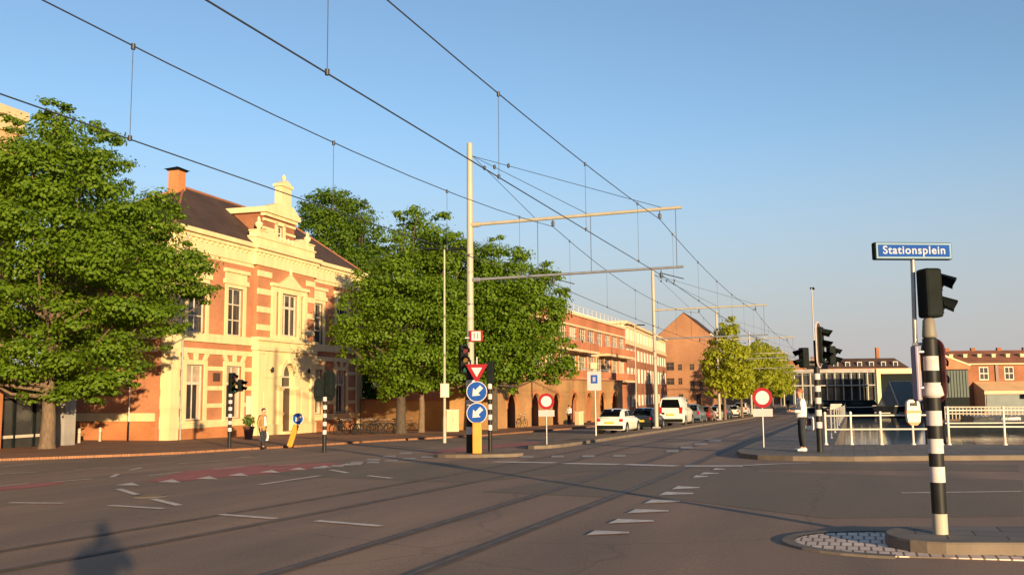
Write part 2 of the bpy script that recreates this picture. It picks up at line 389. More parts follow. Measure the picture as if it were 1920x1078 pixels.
M = dict(
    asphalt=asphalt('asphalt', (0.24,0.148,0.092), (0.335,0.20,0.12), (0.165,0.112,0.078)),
    curtain=mat('net_curtain', (0.50,0.36,0.24), 0.9, 0.15, 9, stretch=(1,1,0.1)),
    asphalt_dark=asphalt('asphalt_with_shade', (0.18,0.125,0.078), (0.215,0.143,0.086), (0.15,0.11,0.071)),
    red_lane=mat('red_asphalt', (0.36,0.09,0.07), 0.85, 0.2, 0.9, 0.2),
    paint=mat('road_paint', (0.62,0.50,0.39), 0.6, 0.25, 6.0, 0.1, detail=8),
    paint_worn=mat('worn_road_paint', (0.40,0.32,0.25), 0.7, 0.4, 4.0, 0.1, detail=8),
    rail=mat('rail_steel', (0.15,0.105,0.075), 0.6, 0.25, 4, metal=0.15, spec=0.3),
    groove=mat('rail_bed_bitumen', (0.14,0.093,0.066), 0.85, 0.3, 3),
    kerb=mat('kerb_concrete', (0.15,0.112,0.08), 0.85, 0.2, 2.5, 0.2),
    sett=brick('pale_setts', (0.78,0.59,0.46), (0.66,0.50,0.40), (0.20,0.145,0.105), 0.125, 0.27, 0.014, 1.5, True, 0.5),
    slab=brick('paving_slabs', (0.21,0.175,0.145), (0.16,0.135,0.115), (0.07,0.06,0.05), 0.6, 0.4, 0.012, 0.35, True),
    clinker=brick('red_clinker_paving', (0.36,0.165,0.085), (0.29,0.13,0.068), (0.17,0.10,0.065), 0.21, 0.07, 0.01, 0.3, True),
    median=brick('tan_clinker_paving', (0.30,0.185,0.09), (0.24,0.14,0.07), (0.14,0.09,0.05), 0.21, 0.1, 0.01, 0.4, True),
    quay=brick('quay_masonry', (0.13,0.10,0.08), (0.10,0.08,0.065), (0.07,0.06,0.05), 0.4, 0.15, 0.015, 0.4),
    red_brick=brick('red_brick', (0.46,0.18,0.085), (0.41,0.15,0.07), (0.42,0.23,0.13), 0.24, 0.075, 0.01, 0.35),
    orange_brick=brick('orange_brick', (0.48,0.17,0.06), (0.42,0.14,0.05), (0.38,0.2,0.1), 0.24, 0.075, 0.01, 0.35),
    wall_brick=brick('yellow_brown_brick', (0.40,0.215,0.08), (0.34,0.175,0.065), (0.34,0.2,0.1), 0.24, 0.075, 0.01, 0.35),
    brown_brick=brick('brown_brick', (0.33,0.125,0.06), (0.27,0.10,0.05), (0.24,0.12,0.07), 0.24, 0.075, 0.01, 0.35),
    far_brick=brick('weathered_brick', (0.36,0.17,0.085), (0.30,0.14,0.07), (0.3,0.16,0.09), 0.24, 0.075, 0.01, 0.2),
    cream=mat('cream_stone', (0.68,0.525,0.28), 0.75, 0.10, 1.1, 0.15, stretch=(1.6,1.6,0.3), detail=10),
    cream2=mat('pale_render', (0.60,0.43,0.25), 0.8, 0.1, 0.8, 0.1),
    tan_render=mat('tan_render', (0.55,0.34,0.17), 0.8, 0.1, 0.8, 0.1),
    slate=brick('dark_roof_tiles', (0.085,0.05,0.038), (0.065,0.04,0.032), (0.035,0.022,0.018), 0.28, 0.22, 0.02, 0.5),
    red_tile=brick('red_roof_tiles', (0.34,0.13,0.065), (0.27,0.10,0.055), (0.1,0.045,0.03), 0.28, 0.25, 0.02, 0.5),
    white=mat('white_paint', (0.62,0.56,0.47), 0.6, 0.08, 3, spec=0.3),
    offwhite=mat('weathered_white_paint', (0.55,0.47,0.37), 0.6, 0.15, 3),
    black=mat('black_paint', (0.012,0.011,0.010), 0.55, 0.3, 4, spec=0.3),
    dark=mat('dark_grey_plastic', (0.007,0.010,0.009), 0.7, 0.3, 5, spec=0.12),
    dgreen=mat('dark_green_paint', (0.025,0.045,0.035), 0.6, 0.2, 2),
    pole=mat('weathered_pole_paint', (0.36,0.32,0.24), 0.6, 0.15, 2.0, stretch=(1,1,0.2)),
    board=mat('board_grey_white', (0.40,0.35,0.34), 0.7, 0.06, 4, spec=0.1),
    apt_brick=brick('apartment_brick', (0.46,0.155,0.075), (0.38,0.125,0.062), (0.36,0.18,0.1), 0.24, 0.075, 0.01, 0.2),
    steel=mat('galvanised_steel', (0.34,0.34,0.34), 0.45, 0.15, 4, metal=0.6),
    grey=mat('grey_paint', (0.28,0.27,0.25), 0.6, 0.15, 3),
    lilac=mat('purple_grey_paint', (0.20,0.17,0.24), 0.5, 0.15, 3),
    wire=mat('wire_metal', (0.05,0.052,0.058), 0.5, 0.1, 4, metal=0.4),
    blue=mat('sign_blue', (0.010,0.06,0.27), 0.7, 0.08, 4, spec=0.1),
    sred=mat('sign_red', (0.25,0.012,0.02), 0.7, 0.08, 4, spec=0.1),
    swhite=mat('sign_white', (0.55,0.47,0.44), 0.7, 0.14, 7, spec=0.1, detail=8),
    syellow=mat('bollard_yellow', (0.55,0.22,0.008), 0.5, 0.1, 3),
    dredpaint=mat('dark_red_paint', (0.055,0.009,0.012), 0.5, 0.2, 3),
    wood=mat('wood_brown', (0.17,0.10,0.055), 0.7, 0.25, 6, 0.2, stretch=(6,6,1)),
    door=mat('dark_door_wood', (0.07,0.04,0.028), 0.55, 0.2, 6, stretch=(6,6,1)),
    bark=mat('tree_bark', (0.15,0.10,0.062), 0.95, 0.35, 5, 0.9, stretch=(3,3,0.7)),
    bark_d=mat('dark_bark', (0.07,0.05,0.035), 0.95, 0.35, 5, 0.9, stretch=(3,3,0.7)),
    glass=glass('window_glass', (0.035,0.034,0.034)),
    glass_w=glass('curtained_glass', (0.34,0.27,0.20), 0.12),
    glass_c=glass('car_glass', (0.006,0.007,0.008), 0.15, 0.08),
    leaf_a=leaf('linden_leaf', (0.083,0.158,0.009), (0.15,0.23,0.013), 0.45),
    leaf_b=leaf('dark_leaf', (0.065,0.132,0.009), (0.115,0.185,0.012), 0.45),
    leaf_c=leaf('spring_leaf', (0.24,0.27,0.014), (0.34,0.36,0.022), 0.42),
    leaf_d=leaf('shrub_leaf', (0.05,0.10,0.02), (0.11,0.17,0.03)),
    tyre=mat('tyre_rubber', (0.015,0.015,0.015), 0.85, 0.2, 8),
    rim=mat('wheel_rim', (0.42,0.41,0.40), 0.35, 0.1, 4, metal=0.7),
    lamp_red=mat('tail_lamp_red', (0.40,0.012,0.012), 0.2, 0.1, 6),
    lamp_clear=mat('head_lamp_clear', (0.62,0.62,0.60), 0.12, 0.1, 6),
    plate=mat('yellow_plate', (0.78,0.42,0.03), 0.5, 0.05, 6),
    iron=mat('cast_iron', (0.05,0.038,0.03), 0.7, 0.3, 6),
    skin=mat('skin', (0.50,0.25,0.15), 0.55, 0.06, 8),
    hair_d=mat('dark_hair', (0.03,0.02,0.015), 0.7, 0.3, 20),
    hair_r=mat('auburn_hair', (0.22,0.075,0.03), 0.7, 0.3, 20),
    jacket=mat('tan_jacket_cloth', (0.30,0.16,0.055), 0.85, 0.2, 6, 0.3),
    shirt=mat('white_shirt_cloth', (0.74,0.70,0.64), 0.85, 0.06, 6, 0.3),
    trouser=mat('dark_trouser_cloth', (0.02,0.022,0.028), 0.9, 0.3, 6, 0.3),
    shoe=mat('shoe_leather', (0.03,0.025,0.02), 0.5, 0.2, 6),
    wshoe=mat('white_shoe', (0.6,0.58,0.55), 0.6, 0.1, 6),
    terracotta=mat('dark_planter', (0.09,0.035,0.022), 0.7, 0.2, 4),
    orange=mat('orange_paint', (0.60,0.16,0.03), 0.5, 0.1, 4),
    green_tarp=mat('pale_tarpaulin', (0.11,0.13,0.125), 0.6, 0.15, 1.2),
    hull=mat('dark_hull_paint', (0.018,0.022,0.028), 0.35, 0.3, 1.5),
    concrete=mat('grey_concrete', (0.30,0.27,0.24), 0.85, 0.15, 1.0, 0.2),
    teal=mat('teal_cladding', (0.05,0.12,0.10), 0.5, 0.2, 0.6),
)
def paintmat(name, col, rough=0.28):
    return mat(name, col, rough, 0.05, 2.0, coat=0.6)

def water_mat():
    m = bpy.data.materials.new('canal_water'); m.use_nodes = True
    n = m.node_tree.nodes; L = m.node_tree.links
    b = n['Principled BSDF']
    b.inputs['Base Color'].default_value = (0.02,0.028,0.03,1); b.inputs['Roughness'].default_value = 0.07; b.inputs['Specular IOR Level'].default_value = 0.6
    tc = n.new('ShaderNodeTexCoord'); mp = n.new('ShaderNodeMapping'); mp.inputs['Scale'].default_value = (1.0,0.6,1)
    L.new(tc.outputs['Object'], mp.inputs[0])
    z = n.new('ShaderNodeTexNoise'); z.inputs['Scale'].default_value = 1.1; z.inputs['Detail'].default_value = 4
    L.new(mp.outputs[0], z.inputs['Vector'])
    bp = n.new('ShaderNodeBump'); bp.inputs['Strength'].default_value = 0.07; bp.inputs['Distance'].default_value = 0.1
    L.new(z.outputs[0], bp.inputs['Height']); L.new(bp.outputs[0], b.inputs['Normal'])
    return m
M['water'] = water_mat()
# ------------------------------------------------------------------ ground, canal, pavements, markings
CANAL = [(-0.6,32.85),(4.6,33.75),(40,40.5),(80,47),(80,131),(7.3,106.5),(5,158),(-0.6,155)]
def inside(poly, x, y):
    c = False; n = len(poly); j = n-1
    for i in range(n):
        xi, yi = poly[i]; xj, yj = poly[j]
        if (yi > y) != (yj > y) and x < (xj-xi)*(y-yi)/(yj-yi)+xi: c = not c
        j = i
    return c

def lines(segs):
    out = []
    for a, b, st in segs:
        k = a
        while k < b - 1e-6: out.append(k); k += st
    out.append(segs[-1][1])
    return out
gx = lines([(-1500,-300,200),(-300,-60,20),(-60,60,1),(60,100,5),(100,300,20),(300,1500,200)])
gy = lines([(-400,-40,40),(-40,-12,4),(-12,48,1),(48,116,2),(116,220,4),(220,400,20),(400,2400,200)])
mb = MB()
vs = []
for y in gy:
    for x in gx:
        vs.append((x, y, -4.6 if inside(CANAL, x, y) else gz(x, y)))
nx = len(gx)
mb.add(vs, [(j*nx+i, j*nx+i+1, (j+1)*nx+i+1, (j+1)*nx+i) for j in range(len(gy)-1) for i in range(nx-1)], 0, False)
struct(mb.build('ground', M['asphalt']))

def sheet(name, poly, dz, material, depth=0.0, kerb=None, kw=0.16, parent=None, skip=()):
    """a sheet (or, with depth, a raised slab) that follows the terrain"""
    bm = bmesh.new()
    f = bm.faces.new([bm.verts.new((x, y, 0)) for x, y in poly])
    xs = [p[0] for p in poly]; ys = [p[1] for p in poly]
    def cut(co, no):
        bmesh.ops.bisect_plane(bm, geom=bm.verts[:]+bm.edges[:]+bm.faces[:], plane_co=co, plane_no=no)
    stx = 1.0 if max(xs)-min(xs) < 14 else 2.0
    for k in lines([(math.floor(min(xs)), math.ceil(max(xs)), stx)]):
        if min(xs) < k < max(xs): cut((k,0,0), (1,0,0))
    for k in gy:
        if min(ys) < k < max(ys): cut((0,k,0), (0,1,0))
    bmesh.ops.recalc_face_normals(bm, faces=bm.faces[:])
    if bm.faces and sum(f.normal.z for f in bm.faces) < 0:
        bmesh.ops.reverse_faces(bm, faces=bm.faces[:])
    for v in bm.verts: v.co.z = gz(v.co.x, v.co.y) + dz
    if depth:
        be = [e for e in bm.edges if e.is_boundary]
        r = bmesh.ops.extrude_edge_only(bm, edges=be)
        for g_ in r['geom']:
            if isinstance(g_, bmesh.types.BMVert): g_.co.z -= depth
        bmesh.ops.recalc_face_normals(bm, faces=bm.faces[:])
    b = MB(); b.bm(bm)
    o = b.build(name, material, parent)
    return struct(o)

def kerb_line(name, pts, dz, w=0.16, h=0.14, closed=False, material=None):
    """kerb stones along a line of points: a band w wide, standing 4 mm proud of the paving"""
    P = [Vector((x, y)) for x, y in pts]
    fine = []
    n = len(P)
    for i in range(n if closed else n-1):
        a, b = P[i], P[(i+1) % n]
        k = max(1, int((b-a).length / 1.0))
        for j in range(k): fine.append(a.lerp(b, j/k))
    if not closed: fine.append(P[-1])
    n = len(fine); vs = []
    for i, p in enumerate(fine):
        a = fine[i-1] if (i > 0 or closed) else p
        b = fine[(i+1) % n] if (i < n-1 or closed) else p
        d = (b-a).normalized(); nr = Vector((-d.y, d.x))
        for s, dd in ((0.02, -h-0.1), (0.02, -0.015), (0.006, 0.004), (-w, 0.004)):
            q = p - nr*s
            vs.append((q.x, q.y, gz(p.x, p.y) + dz + dd))
    m_ = MB(); k = 4
    R_ = range(n if closed else n-1)
    m_.add(vs, [(i*k+j, ((i+1) % n)*k+j, ((i+1) % n)*k+j+1, i*k+j+1) for i in R_ for j in range(3)], 0)
    return struct(m_.build(name, material or M['kerb']))

def arc(cx, cy, r, a0, a1, n=8, ry=None):
    ry = r if ry is None else ry
    return [(cx + r*math.cos(R(a0+(a1-a0)*i/n)), cy + ry*math.sin(R(a0+(a1-a0)*i/n))) for i in range(n+1)]

# bridge-corner pavement, a solid body that is the quay wall too
front = [(-3.3,191.9),(-3.3,110),(-3.3,60),(-3.3,31),(-3.25,28.9),(-2.95,27.4),(-2.43,26.5),(-1.5,25.95),(0,25.83),(4,27.1),(12,29.7),(40,38.0)]
pav = front + [(40,40.5),(4.6,33.75),(-0.6,32.85),(-0.6,110),(-0.6,191.9)]
sheet('pavement', pav, 0.12, M['slab'], 4.4)
kerb_line('kerb', front[::-1][::-1], 0.12, 0.18)
# far quay and bank
sheet('quay', [(7.3,106.5),(80,131),(80,140),(13,118),(11,165),(14,172),(-0.6,170),(-0.6,155),(5,158)], 0.3, M['quay'], 4.8)
# red clinker pavement on the left
kl = [(-60,4),(-40,19.7),(-30.5,27.9),(-27,30.9),(-25.9,32.4),(-25.3,35.2),(-24.1,38.6),(-23.2,44.8),(-20.6,52),(-20,60.3),(-19.4,69.5),(-20.5,85),(-21.5,98),(-22,200)]
sheet('pavement', kl + [(-60,200)], 0.11, M['clinker'], 0.4)
kerb_line('kerb', kl[::-1], 0.11, 0.16)
# strip with the overhead-line poles
strip = [(-10.55,200),(-10.55,36.0)] + arc(-11.25,36.0,0.7,0,-180,8,1.9)[1:-1] + [(-11.95,36.0),(-11.95,200)]
sheet('median', strip, 0.12, M['median'], 0.4)
kerb_line('kerb', strip[::-1], 0.12, 0.12)
# island of the first pole
isl = arc(-11.45,28.95,1.5,0,360,20,0.75)[:-1]
sheet('median', isl, 0.10, M['median'], 0.3)
kerb_line('kerb', isl, 0.10, 0.12, closed=True)
# near traffic island with its cobbled apron
apron = arc(0.35,11.66,1.05,90,270,14,0.88) + [(3.2,10.95),(3.2,12.72)]
sheet('traffic_island', apron, 0.012, M['sett'], 0.1)
kerb_line('kerb', arc(0.35,11.66,1.18,90,270,14,0.98)[::1] , 0.02, 0.13, 0.05)
nose = arc(0.85,11.62,0.55,90,270,10,0.62) + [(6,11.5),(6,12.8)]
nose = [(x, y + max(0, x-0.85)*0.14) for x, y in nose]
sheet('traffic_island', nose, 0.13, M['slab'], 0.3)
kerb_line('kerb', nose[::1], 0.13, 0.2)

# water
wm = MB(); wm.add([(-1.5,33,-1.5),(80,33,-1.5),(80,200,-1.5),(-1.5,200,-1.5)], [(0,1,2,3)])
struct(wm.build('water', M['water']))

# darker asphalt, some of it cast shadow put into the colour, red cycle lane
def psheet(name, px, dz, material):
    return sheet(name, [tuple(G(x, y)[:2]) for x, y in px], dz, material)
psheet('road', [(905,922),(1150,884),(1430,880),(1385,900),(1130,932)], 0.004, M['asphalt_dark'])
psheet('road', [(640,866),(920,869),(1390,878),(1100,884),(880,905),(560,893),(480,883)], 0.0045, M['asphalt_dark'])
psheet('road', [(1440,884),(1919,900),(1919,968),(1550,972),(1180,925),(1300,892)], 0.004, M['asphalt_dark'])  # shadow bands on the right of the road, given as darker surface colour
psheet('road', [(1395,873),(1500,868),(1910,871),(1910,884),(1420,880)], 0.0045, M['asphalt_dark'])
psheet('cycle_lane', [(275,903),(345,884),(470,873),(620,867),(655,872),(500,888),(330,903)], 0.008, M['red_lane'])
psheet('cycle_lane', [(0,913),(60,907),(120,903),(112,908),(60,914),(0,920)], 0.008, M['red_lane'])
psheet('cycle_lane', [(800,848),(870,838),(1005,827),(1020,832),(900,843),(830,851)], 0.008, M['red_lane'])

# tram tracks
def curve(pts, y):
    ys = [p[0] for p in pts]; xs = [p[1] for p in pts]
    i = max(0, min(len(ys)-2, next((k for k in range(len(ys)-1) if y < ys[k+1]), len(ys)-2)))
    p0 = xs[max(0,i-1)]; p1 = xs[i]; p2 = xs[i+1]; p3 = xs[min(len(xs)-1,i+2)]
    t = (y-ys[i])/(ys[i+1]-ys[i])
    m1 = (p2-p0)/max(1e-6, ys[i+1]-ys[max(0,i-1)])*(ys[i+1]-ys[i]); m2 = (p3-p1)/max(1e-6, ys[min(len(ys)-1,i+2)]-ys[i])*(ys[i+1]-ys[i])
    return (2*t**3-3*t**2+1)*p1+(t**3-2*t**2+t)*m1+(-2*t**3+3*t**2)*p2+(t**3-t**2)*m2
TR2 = [(-14,-6.6),(0,-5.4),(8.6,-4.92),(22,-4.55),(35,-4.8),(60,-5.3),(95,-5.45),(250,-5.45)]
TR1 = [(-14,-14.5),(0,-11.0),(9.6,-9.25),(17,-8.45),(24,-8.2),(35,-8.5),(60,-9.0),(95,-9.1),(250,-9.1)]
def strip_along(mbq, tr, off, w0, w1, dz, y0=-12, y1=200, mi=0):
    ys = lines([(y0,48,1.0),(48,116,2),(116,y1,4)])
    vs = []
    for y in ys:
        x = curve(tr, y); d = (curve(tr, y+0.2)-curve(tr, y-0.2))/0.4
        L_ = math.sqrt(1+d*d)
        for o_ in (off+w0, off+w1):
            q = (x + o_/L_, y - o_*d/L_)
            vs.append((q[0], q[1], gz(*q)+dz))
    mbq.add(vs, [(2*i,2*i+1,2*i+3,2*i+2) for i in range(len(ys)-1)], mi)
for tr in (TR2, TR1):
    q = MB()
    for s in (-0.7175, 0.7175):
        strip_along(q, tr, s, -0.10, 0.12, 0.006, mi=0)
        strip_along(q, tr, s, -0.035, 0.035, 0.011, mi=1)
        strip_along(q, tr, s, 0.075, 0.095, 0.010, mi=1)
    struct(q.build('tram_track', [M['groove'], M['rail']]))

# painted markings
def stripe(mbq, a, b, wd, dz=0.013):
    p, q = G(*a), G(*b)
    p, q = Vector((p.x, p.y)), Vector((q.x, q.y))
    n = max(1, int((q-p).length)); d = (q-p).normalized(); nr = Vector((-d.y, d.x))*wd/2
    vs = []
    for i in range(n+1):
        c = p.lerp(q, i/n)
        for s in (-1, 1):
            e = c + nr*s
            vs.append((e.x, e.y, gz(e.x, e.y)+dz))
    mbq.add(vs, [(2*i+1,2*i,2*i+2,2*i+3) for i in range(n)])
def polypx(mbq, pts, dz=0.013):
    v = [G(*p) for p in pts]
    mbq.add([(p.x, p.y, gz(p.x, p.y)+dz) for p in v], [tuple(range(len(v)))])
q = MB()
for a, b in [((17,943),(119,944)),((205,948),(306,954)),((287,936),(336,948)),((413,965),(517,973)),((593,977),(714,987)),((222,917),(257,928)),
             ((209,895),(221,889)),((243,882),(265,877)),((487,909),(600,892)),((620,881),(652,887)),((690,892),(733,897))]:
    stripe(q, a, b, 0.14)
for a, b in [((0,889),(69,885)),((0,912),(53,907)),((98,904),(173,898)),((140,881),(200,877)),((278,892),(340,885)),((335,869),(412,864)),
             ((5,875),(62,871)),((115,867),(165,864)),((300,856),(340,854)),((400,880),(460,875)),((505,874),(560,870))]:
    stripe(q, a, b, 0.12)
struct(q.build('lane_marking', M['paint']))
q = MB()
for x, y, hw, hh in [(318,902,22,3.2),(388,896,21,3.0),(447,890,20,2.8),(506,884,19,2.5),(558,879,17,2.2),(606,875,15,2.0),(650,871,13,1.8)]:
    polypx(q, [(x-hw,y+hh*0.7),(x+hw,y+hh),(x+hw*0.2,y-hh)])
polypx(q, [(215,910),(262,911),(248,905)])
for x0, x1, y, h in [(1259,1312,915,4.2),(1234,1300,926,4.6),(1207,1275,941,5.0),(1175,1254,959,5.5),(1140,1226,978,6.0),(1098,1180,1000,6.5),(1298,1328,894,3.2),(1312,1348,888,2.8),(1336,1360,880,2.4)]:
    polypx(q, [(x0,y+h*0.7),(x1,y+h*0.1),(x1,y-h*0.25),(x0+(x1-x0)*0.22,y-h*0.7)])
struct(q.build('give_way_marking', M['paint']))
q = MB()
for (x0, y0), (x1, y1), n in [((598,877),(800,857),7),((668,868),(760,850),4),((930,857),(1160,855),5),((1260,846),(1340,826),4)]:
    for i in range(n):
        t = i/(n-1); x = x0+(x1-x0)*t; y = y0+(y1-y0)*t
        polypx(q, [(x-13,y+1.8),(x+11,y+1.8),(x+14,y-1.6),(x-9,y-1.6)])
for a, b in [((1262,836),(1335,822)),((1148,838),(1215,836)),((1160,852),(1200,849))]: stripe(q, a, b, 0.14)
struct(q.build('crossing_marking', M['paint_worn']))
q = MB()
for a, b in [((926,866),(1040,868)),((1058,869),(1160,871)),((1172,871),(1268,874)),((1284,874),(1393,874))]: stripe(q, a, b, 0.42)
stripe(q, (1393,873), (1455,870), 0.2); stripe(q, (1455,870), (1520,868), 0.12)
stripe(q, (1690,925), (1915,922), 0.10)
struct(q.build('stop_line', M['paint']))

# round iron covers and a gully grate in the carriageway
def cover(px, py, label, r_=0.34):
    q_ = G(px, py); t = thing('manhole_cover', label, 'manhole cover', (q_.x, q_.y, q_.z), 0.3)
    b = MB(); b.lathe([(r_,-0.02),(r_,0.012),(r_-0.05,0.014)], 24); b.build('ring', M['kerb'], t)
    b = MB(); b.lathe([(r_-0.055,-0.02),(r_-0.055,0.015)], 24)
    for k in range(-3, 4): b.bx(-0.2, 0.2, k*0.07-0.012, k*0.07+0.012, 0.015, 0.021)
    b.build('lid', M['iron'], t)
cover(283, 930, 'dark round iron cover in the road beside the two short white dashes')
cover(463, 856, 'dark round iron cover at the kerb before the mansion', 0.4)
# ------------------------------------------------------------------ trees
def tree(name, label, base, D, outline, n_clump, n_leaf, size, leaf_m, bark_m, trunk_r, group=None, fork=0.25, rc=(0.55,1.0), thick=1.0, flat=0.62, seed=1, dz=0.1, trunk_top=None):
    rng = np.random.default_rng(seed)
    p0 = at(base[0], base[1], D); p0.z = gz(p0.x, p0.y) + dz
    # the crown's outline in metres around the trunk: u to the right, w up
    right = Vector((math.cos(YAW), math.sin(YAW), 0)); back = Vector((-math.sin(YAW), math.cos(YAW), 0))
    # seen from where the photo was taken, "right" is square to the line of sight to this tree
    los = Vector((p0.x, p0.y, 0)).normalized(); right = Vector((los.y, -los.x, 0)); back = los
    pts = []
    for px, py in outline:
        d = ray(px, py); t = (Vector((p0.x, p0.y, 0)).dot(los)) / d.dot(los)
        P = CAM + d*t
        pts.append(((P-p0).dot(right), P.z-p0.z))
    poly = np.array(pts)
    lo, hi = poly.min(0), poly.max(0)
    A, B = poly, np.roll(poly, -1, 0)
    def dist(q):
        ab = B-A; t = np.clip(((q-A)*ab).sum(1)/np.maximum((ab*ab).sum(1),1e-9), 0, 1)
        return np.sqrt((((A+ab*t[:,None])-q)**2).sum(1)).min()
    cs = []; Rm = 0; size *= 0.54; n_leaf = int(n_leaf*3.2)
    cand = []
    while len(cand) < n_clump*6:
        q = lo + (hi-lo)*rng.random(2)
        if inside(pts, q[0], q[1]): cand.append((q, dist(q)))
    Rm = max(c[1] for c in cand)
    for q, dd in cand:
        if len(cs) >= n_clump: break
        r_ = rc[0] + (rc[1]-rc[0])*rng.random()
        if dd < r_*0.75: r_ = max(0.4, dd*1.15)
        T = math.sqrt(max(0.0, Rm*Rm-(Rm-dd)**2))*thick
        v = (1 if rng.random() < 0.5 else -1) * T * rng.random()**0.45
        c = np.array([q[0], v, q[1]])
        if any(((c-o[0])**2).sum() < (0.55*min(r_, o[1]))**2 for o in cs): continue
        cs.append((c, r_))
    V, F = [], []
    allv = []
    for c, r_ in cs:
        n = max(12, int(n_leaf*(r_/rc[1])**1.6))
        d = rng.normal(size=(n,3)); d /= np.linalg.norm(d, axis=1)[:,None]
        rad = r_*(rng.random(n)**0.35)*(1+0.22*rng.normal(size=n))
        pos = c + d*rad[:,None]*np.array([1.1,1.1,flat])
        nr = d*1.0 + np.array([0,0,0.55]) + rng.normal(size=(n,3))*0.24
        nr /= np.linalg.norm(nr, axis=1)[:,None]
        a = np.cross(nr, rng.normal(size=(n,3))); a /= np.linalg.norm(a, axis=1)[:,None]
        b = np.cross(nr, a)
        s = size*(0.7+0.6*rng.random(n))[:,None]
        droop = nr*s*0.18
        allv.append(np.stack([pos-a*s*0.62, pos-b*s*0.42-droop*0.2, pos+a*s*0.62-droop, pos+b*s*0.42-droop*0.2], 1).reshape(-1,3))
    vv = np.concatenate(allv)
    # back to world axes
    W = vv[:,0:1]*np.array(right)[None] + vv[:,1:2]*np.array(back)[None] + vv[:,2:3]*np.array([[0,0,1.0]])
    nf = len(W)//4
    me = bpy.data.meshes.new('crown')
    me.vertices.add(len(W)); me.vertices.foreach_set('co', W.astype(np.float32).ravel())
    me.loops.add(len(W)); me.loops.foreach_set('vertex_index', np.arange(len(W), dtype=np.int32))
    me.polygons.add(nf); me.polygons.foreach_set('loop_start', np.arange(0, len(W), 4, dtype=np.int32))
    me.polygons.foreach_set('loop_total', np.full(nf, 4, dtype=np.int32))
    me.materials.append(leaf_m); me.update(calc_edges=True)
    root = thing(name, label, 'tree', p0, 0, group)
    cr = bpy.data.objects.new('crown', me); COL.objects.link(cr); cr.parent = root
    # trunk with limbs to some of the clumps
    tb = MB()
    zt = trunk_top if trunk_top else max(1.5, lo[1] + (hi[1]-lo[1])*fork)
    wob = lambda k: (rng.random()-0.5)*k
    spine = [Vector((0,0,-0.15)), Vector((0,0,0.25)), Vector((wob(.1),wob(.1),zt*0.5)), Vector((wob(.2),wob(.2),zt)), Vector((wob(.5),wob(.5),(zt+hi[1])*0.5)), Vector((wob(1),wob(1),hi[1]-0.8))]
    tb.pipe(spine, [trunk_r*1.35, trunk_r*1.05, trunk_r*0.9, trunk_r*0.75, trunk_r*0.45, trunk_r*0.08], 10)
    for c, r_ in cs[::max(1, len(cs)//26)]:
        e = right*c[0] + back*c[1] + Vector((0,0,c[2]))
        z0 = min(max(zt*0.85, c[2]*0.55), hi[1]*0.8)
        s0 = Vector((0,0,z0)); mid = s0.lerp(e, 0.5) + Vector((0,0,-0.12*(e-s0).length))
        rr = trunk_r*0.38
        tb.pipe([s0, mid, e], [rr, rr*0.55, rr*0.15], 6)
    tb.build('trunk', bark_m, root)
    return root

tree('linden_tree', 'big green linden with forking top and thick pale trunk left of the ornate mansion', (88,840), 47.5,
     [(-170,420),(-150,340),(-90,290),(-40,235),(5,212),(45,240),(66,215),(80,185),(110,176),(145,192),(160,232),(212,232),(232,282),(245,320),(268,335),(310,355),(350,415),(340,445),(375,465),(412,540),(398,572),(340,570),(350,610),(335,650),(285,665),(262,700),(240,738),(190,750),(150,775),(75,768),(30,740),(-10,715),(-70,710),(-140,690),(-175,560)],
     400, 175, 0.30, M['leaf_a'], M['bark'], 0.36, seed=3, rc=(0.7,1.6), thick=0.8, flat=0.42, fork=0.08)
TG = 'trees between the ornate mansion and the balconied apartments'
tree('maple_tree', 'tall dark green tree rising behind the roof of the ornate brick mansion', (668,800), 100.0,
     [(560,430),(565,372),(610,352),(665,362),(705,395),(728,440),(735,520),(735,600),(700,660),(640,640),(600,560),(570,500)],
     230, 120, 0.42, M['leaf_b'], M['bark_d'], 0.4, TG, seed=4, rc=(1.0,1.9), thick=0.9)
tree('linden_tree', 'broad round green tree overlapping the right end of the ornate brick mansion', (752,814), 64.0,
     [(640,555),(670,500),(720,470),(745,400),(790,386),(850,405),(875,470),(885,560),(880,650),(850,700),(800,740),(720,755),(690,700),(660,690),(622,640),(612,600)],
     210, 150, 0.33, M['leaf_a'], M['bark_d'], 0.36, TG, seed=5, rc=(0.8,1.8), thick=0.8, flat=0.5, fork=0.1)
tree('linden_tree', 'thin-trunked green tree rising just left of the first overhead line pole', (790,812), 66.0,
     [(760,560),(775,500),(800,450),(840,430),(885,450),(935,500),(950,580),(940,680),(900,730),(830,745),(780,720),(755,640)],
     150, 130, 0.34, M['leaf_b'], M['bark'], 0.22, TG, seed=6, rc=(0.7,1.6), thick=0.8, fork=0.1)
tree('linden_tree', 'wide green tree right of the first overhead line pole, in front of the balconied apartments', (925,806), 66.0,
     [(880,520),(900,455),(945,443),(985,465),(1005,500),(1035,490),(1062,530),(1068,580),(1050,620),(1075,650),(1082,700),(1040,718),(985,715),(960,735),(900,735),(870,690),(870,600)],
     210, 140, 0.33, M['leaf_a'], M['bark_d'], 0.3, TG, seed=8, rc=(0.7,1.7), thick=0.8, flat=0.5, fork=0.1)
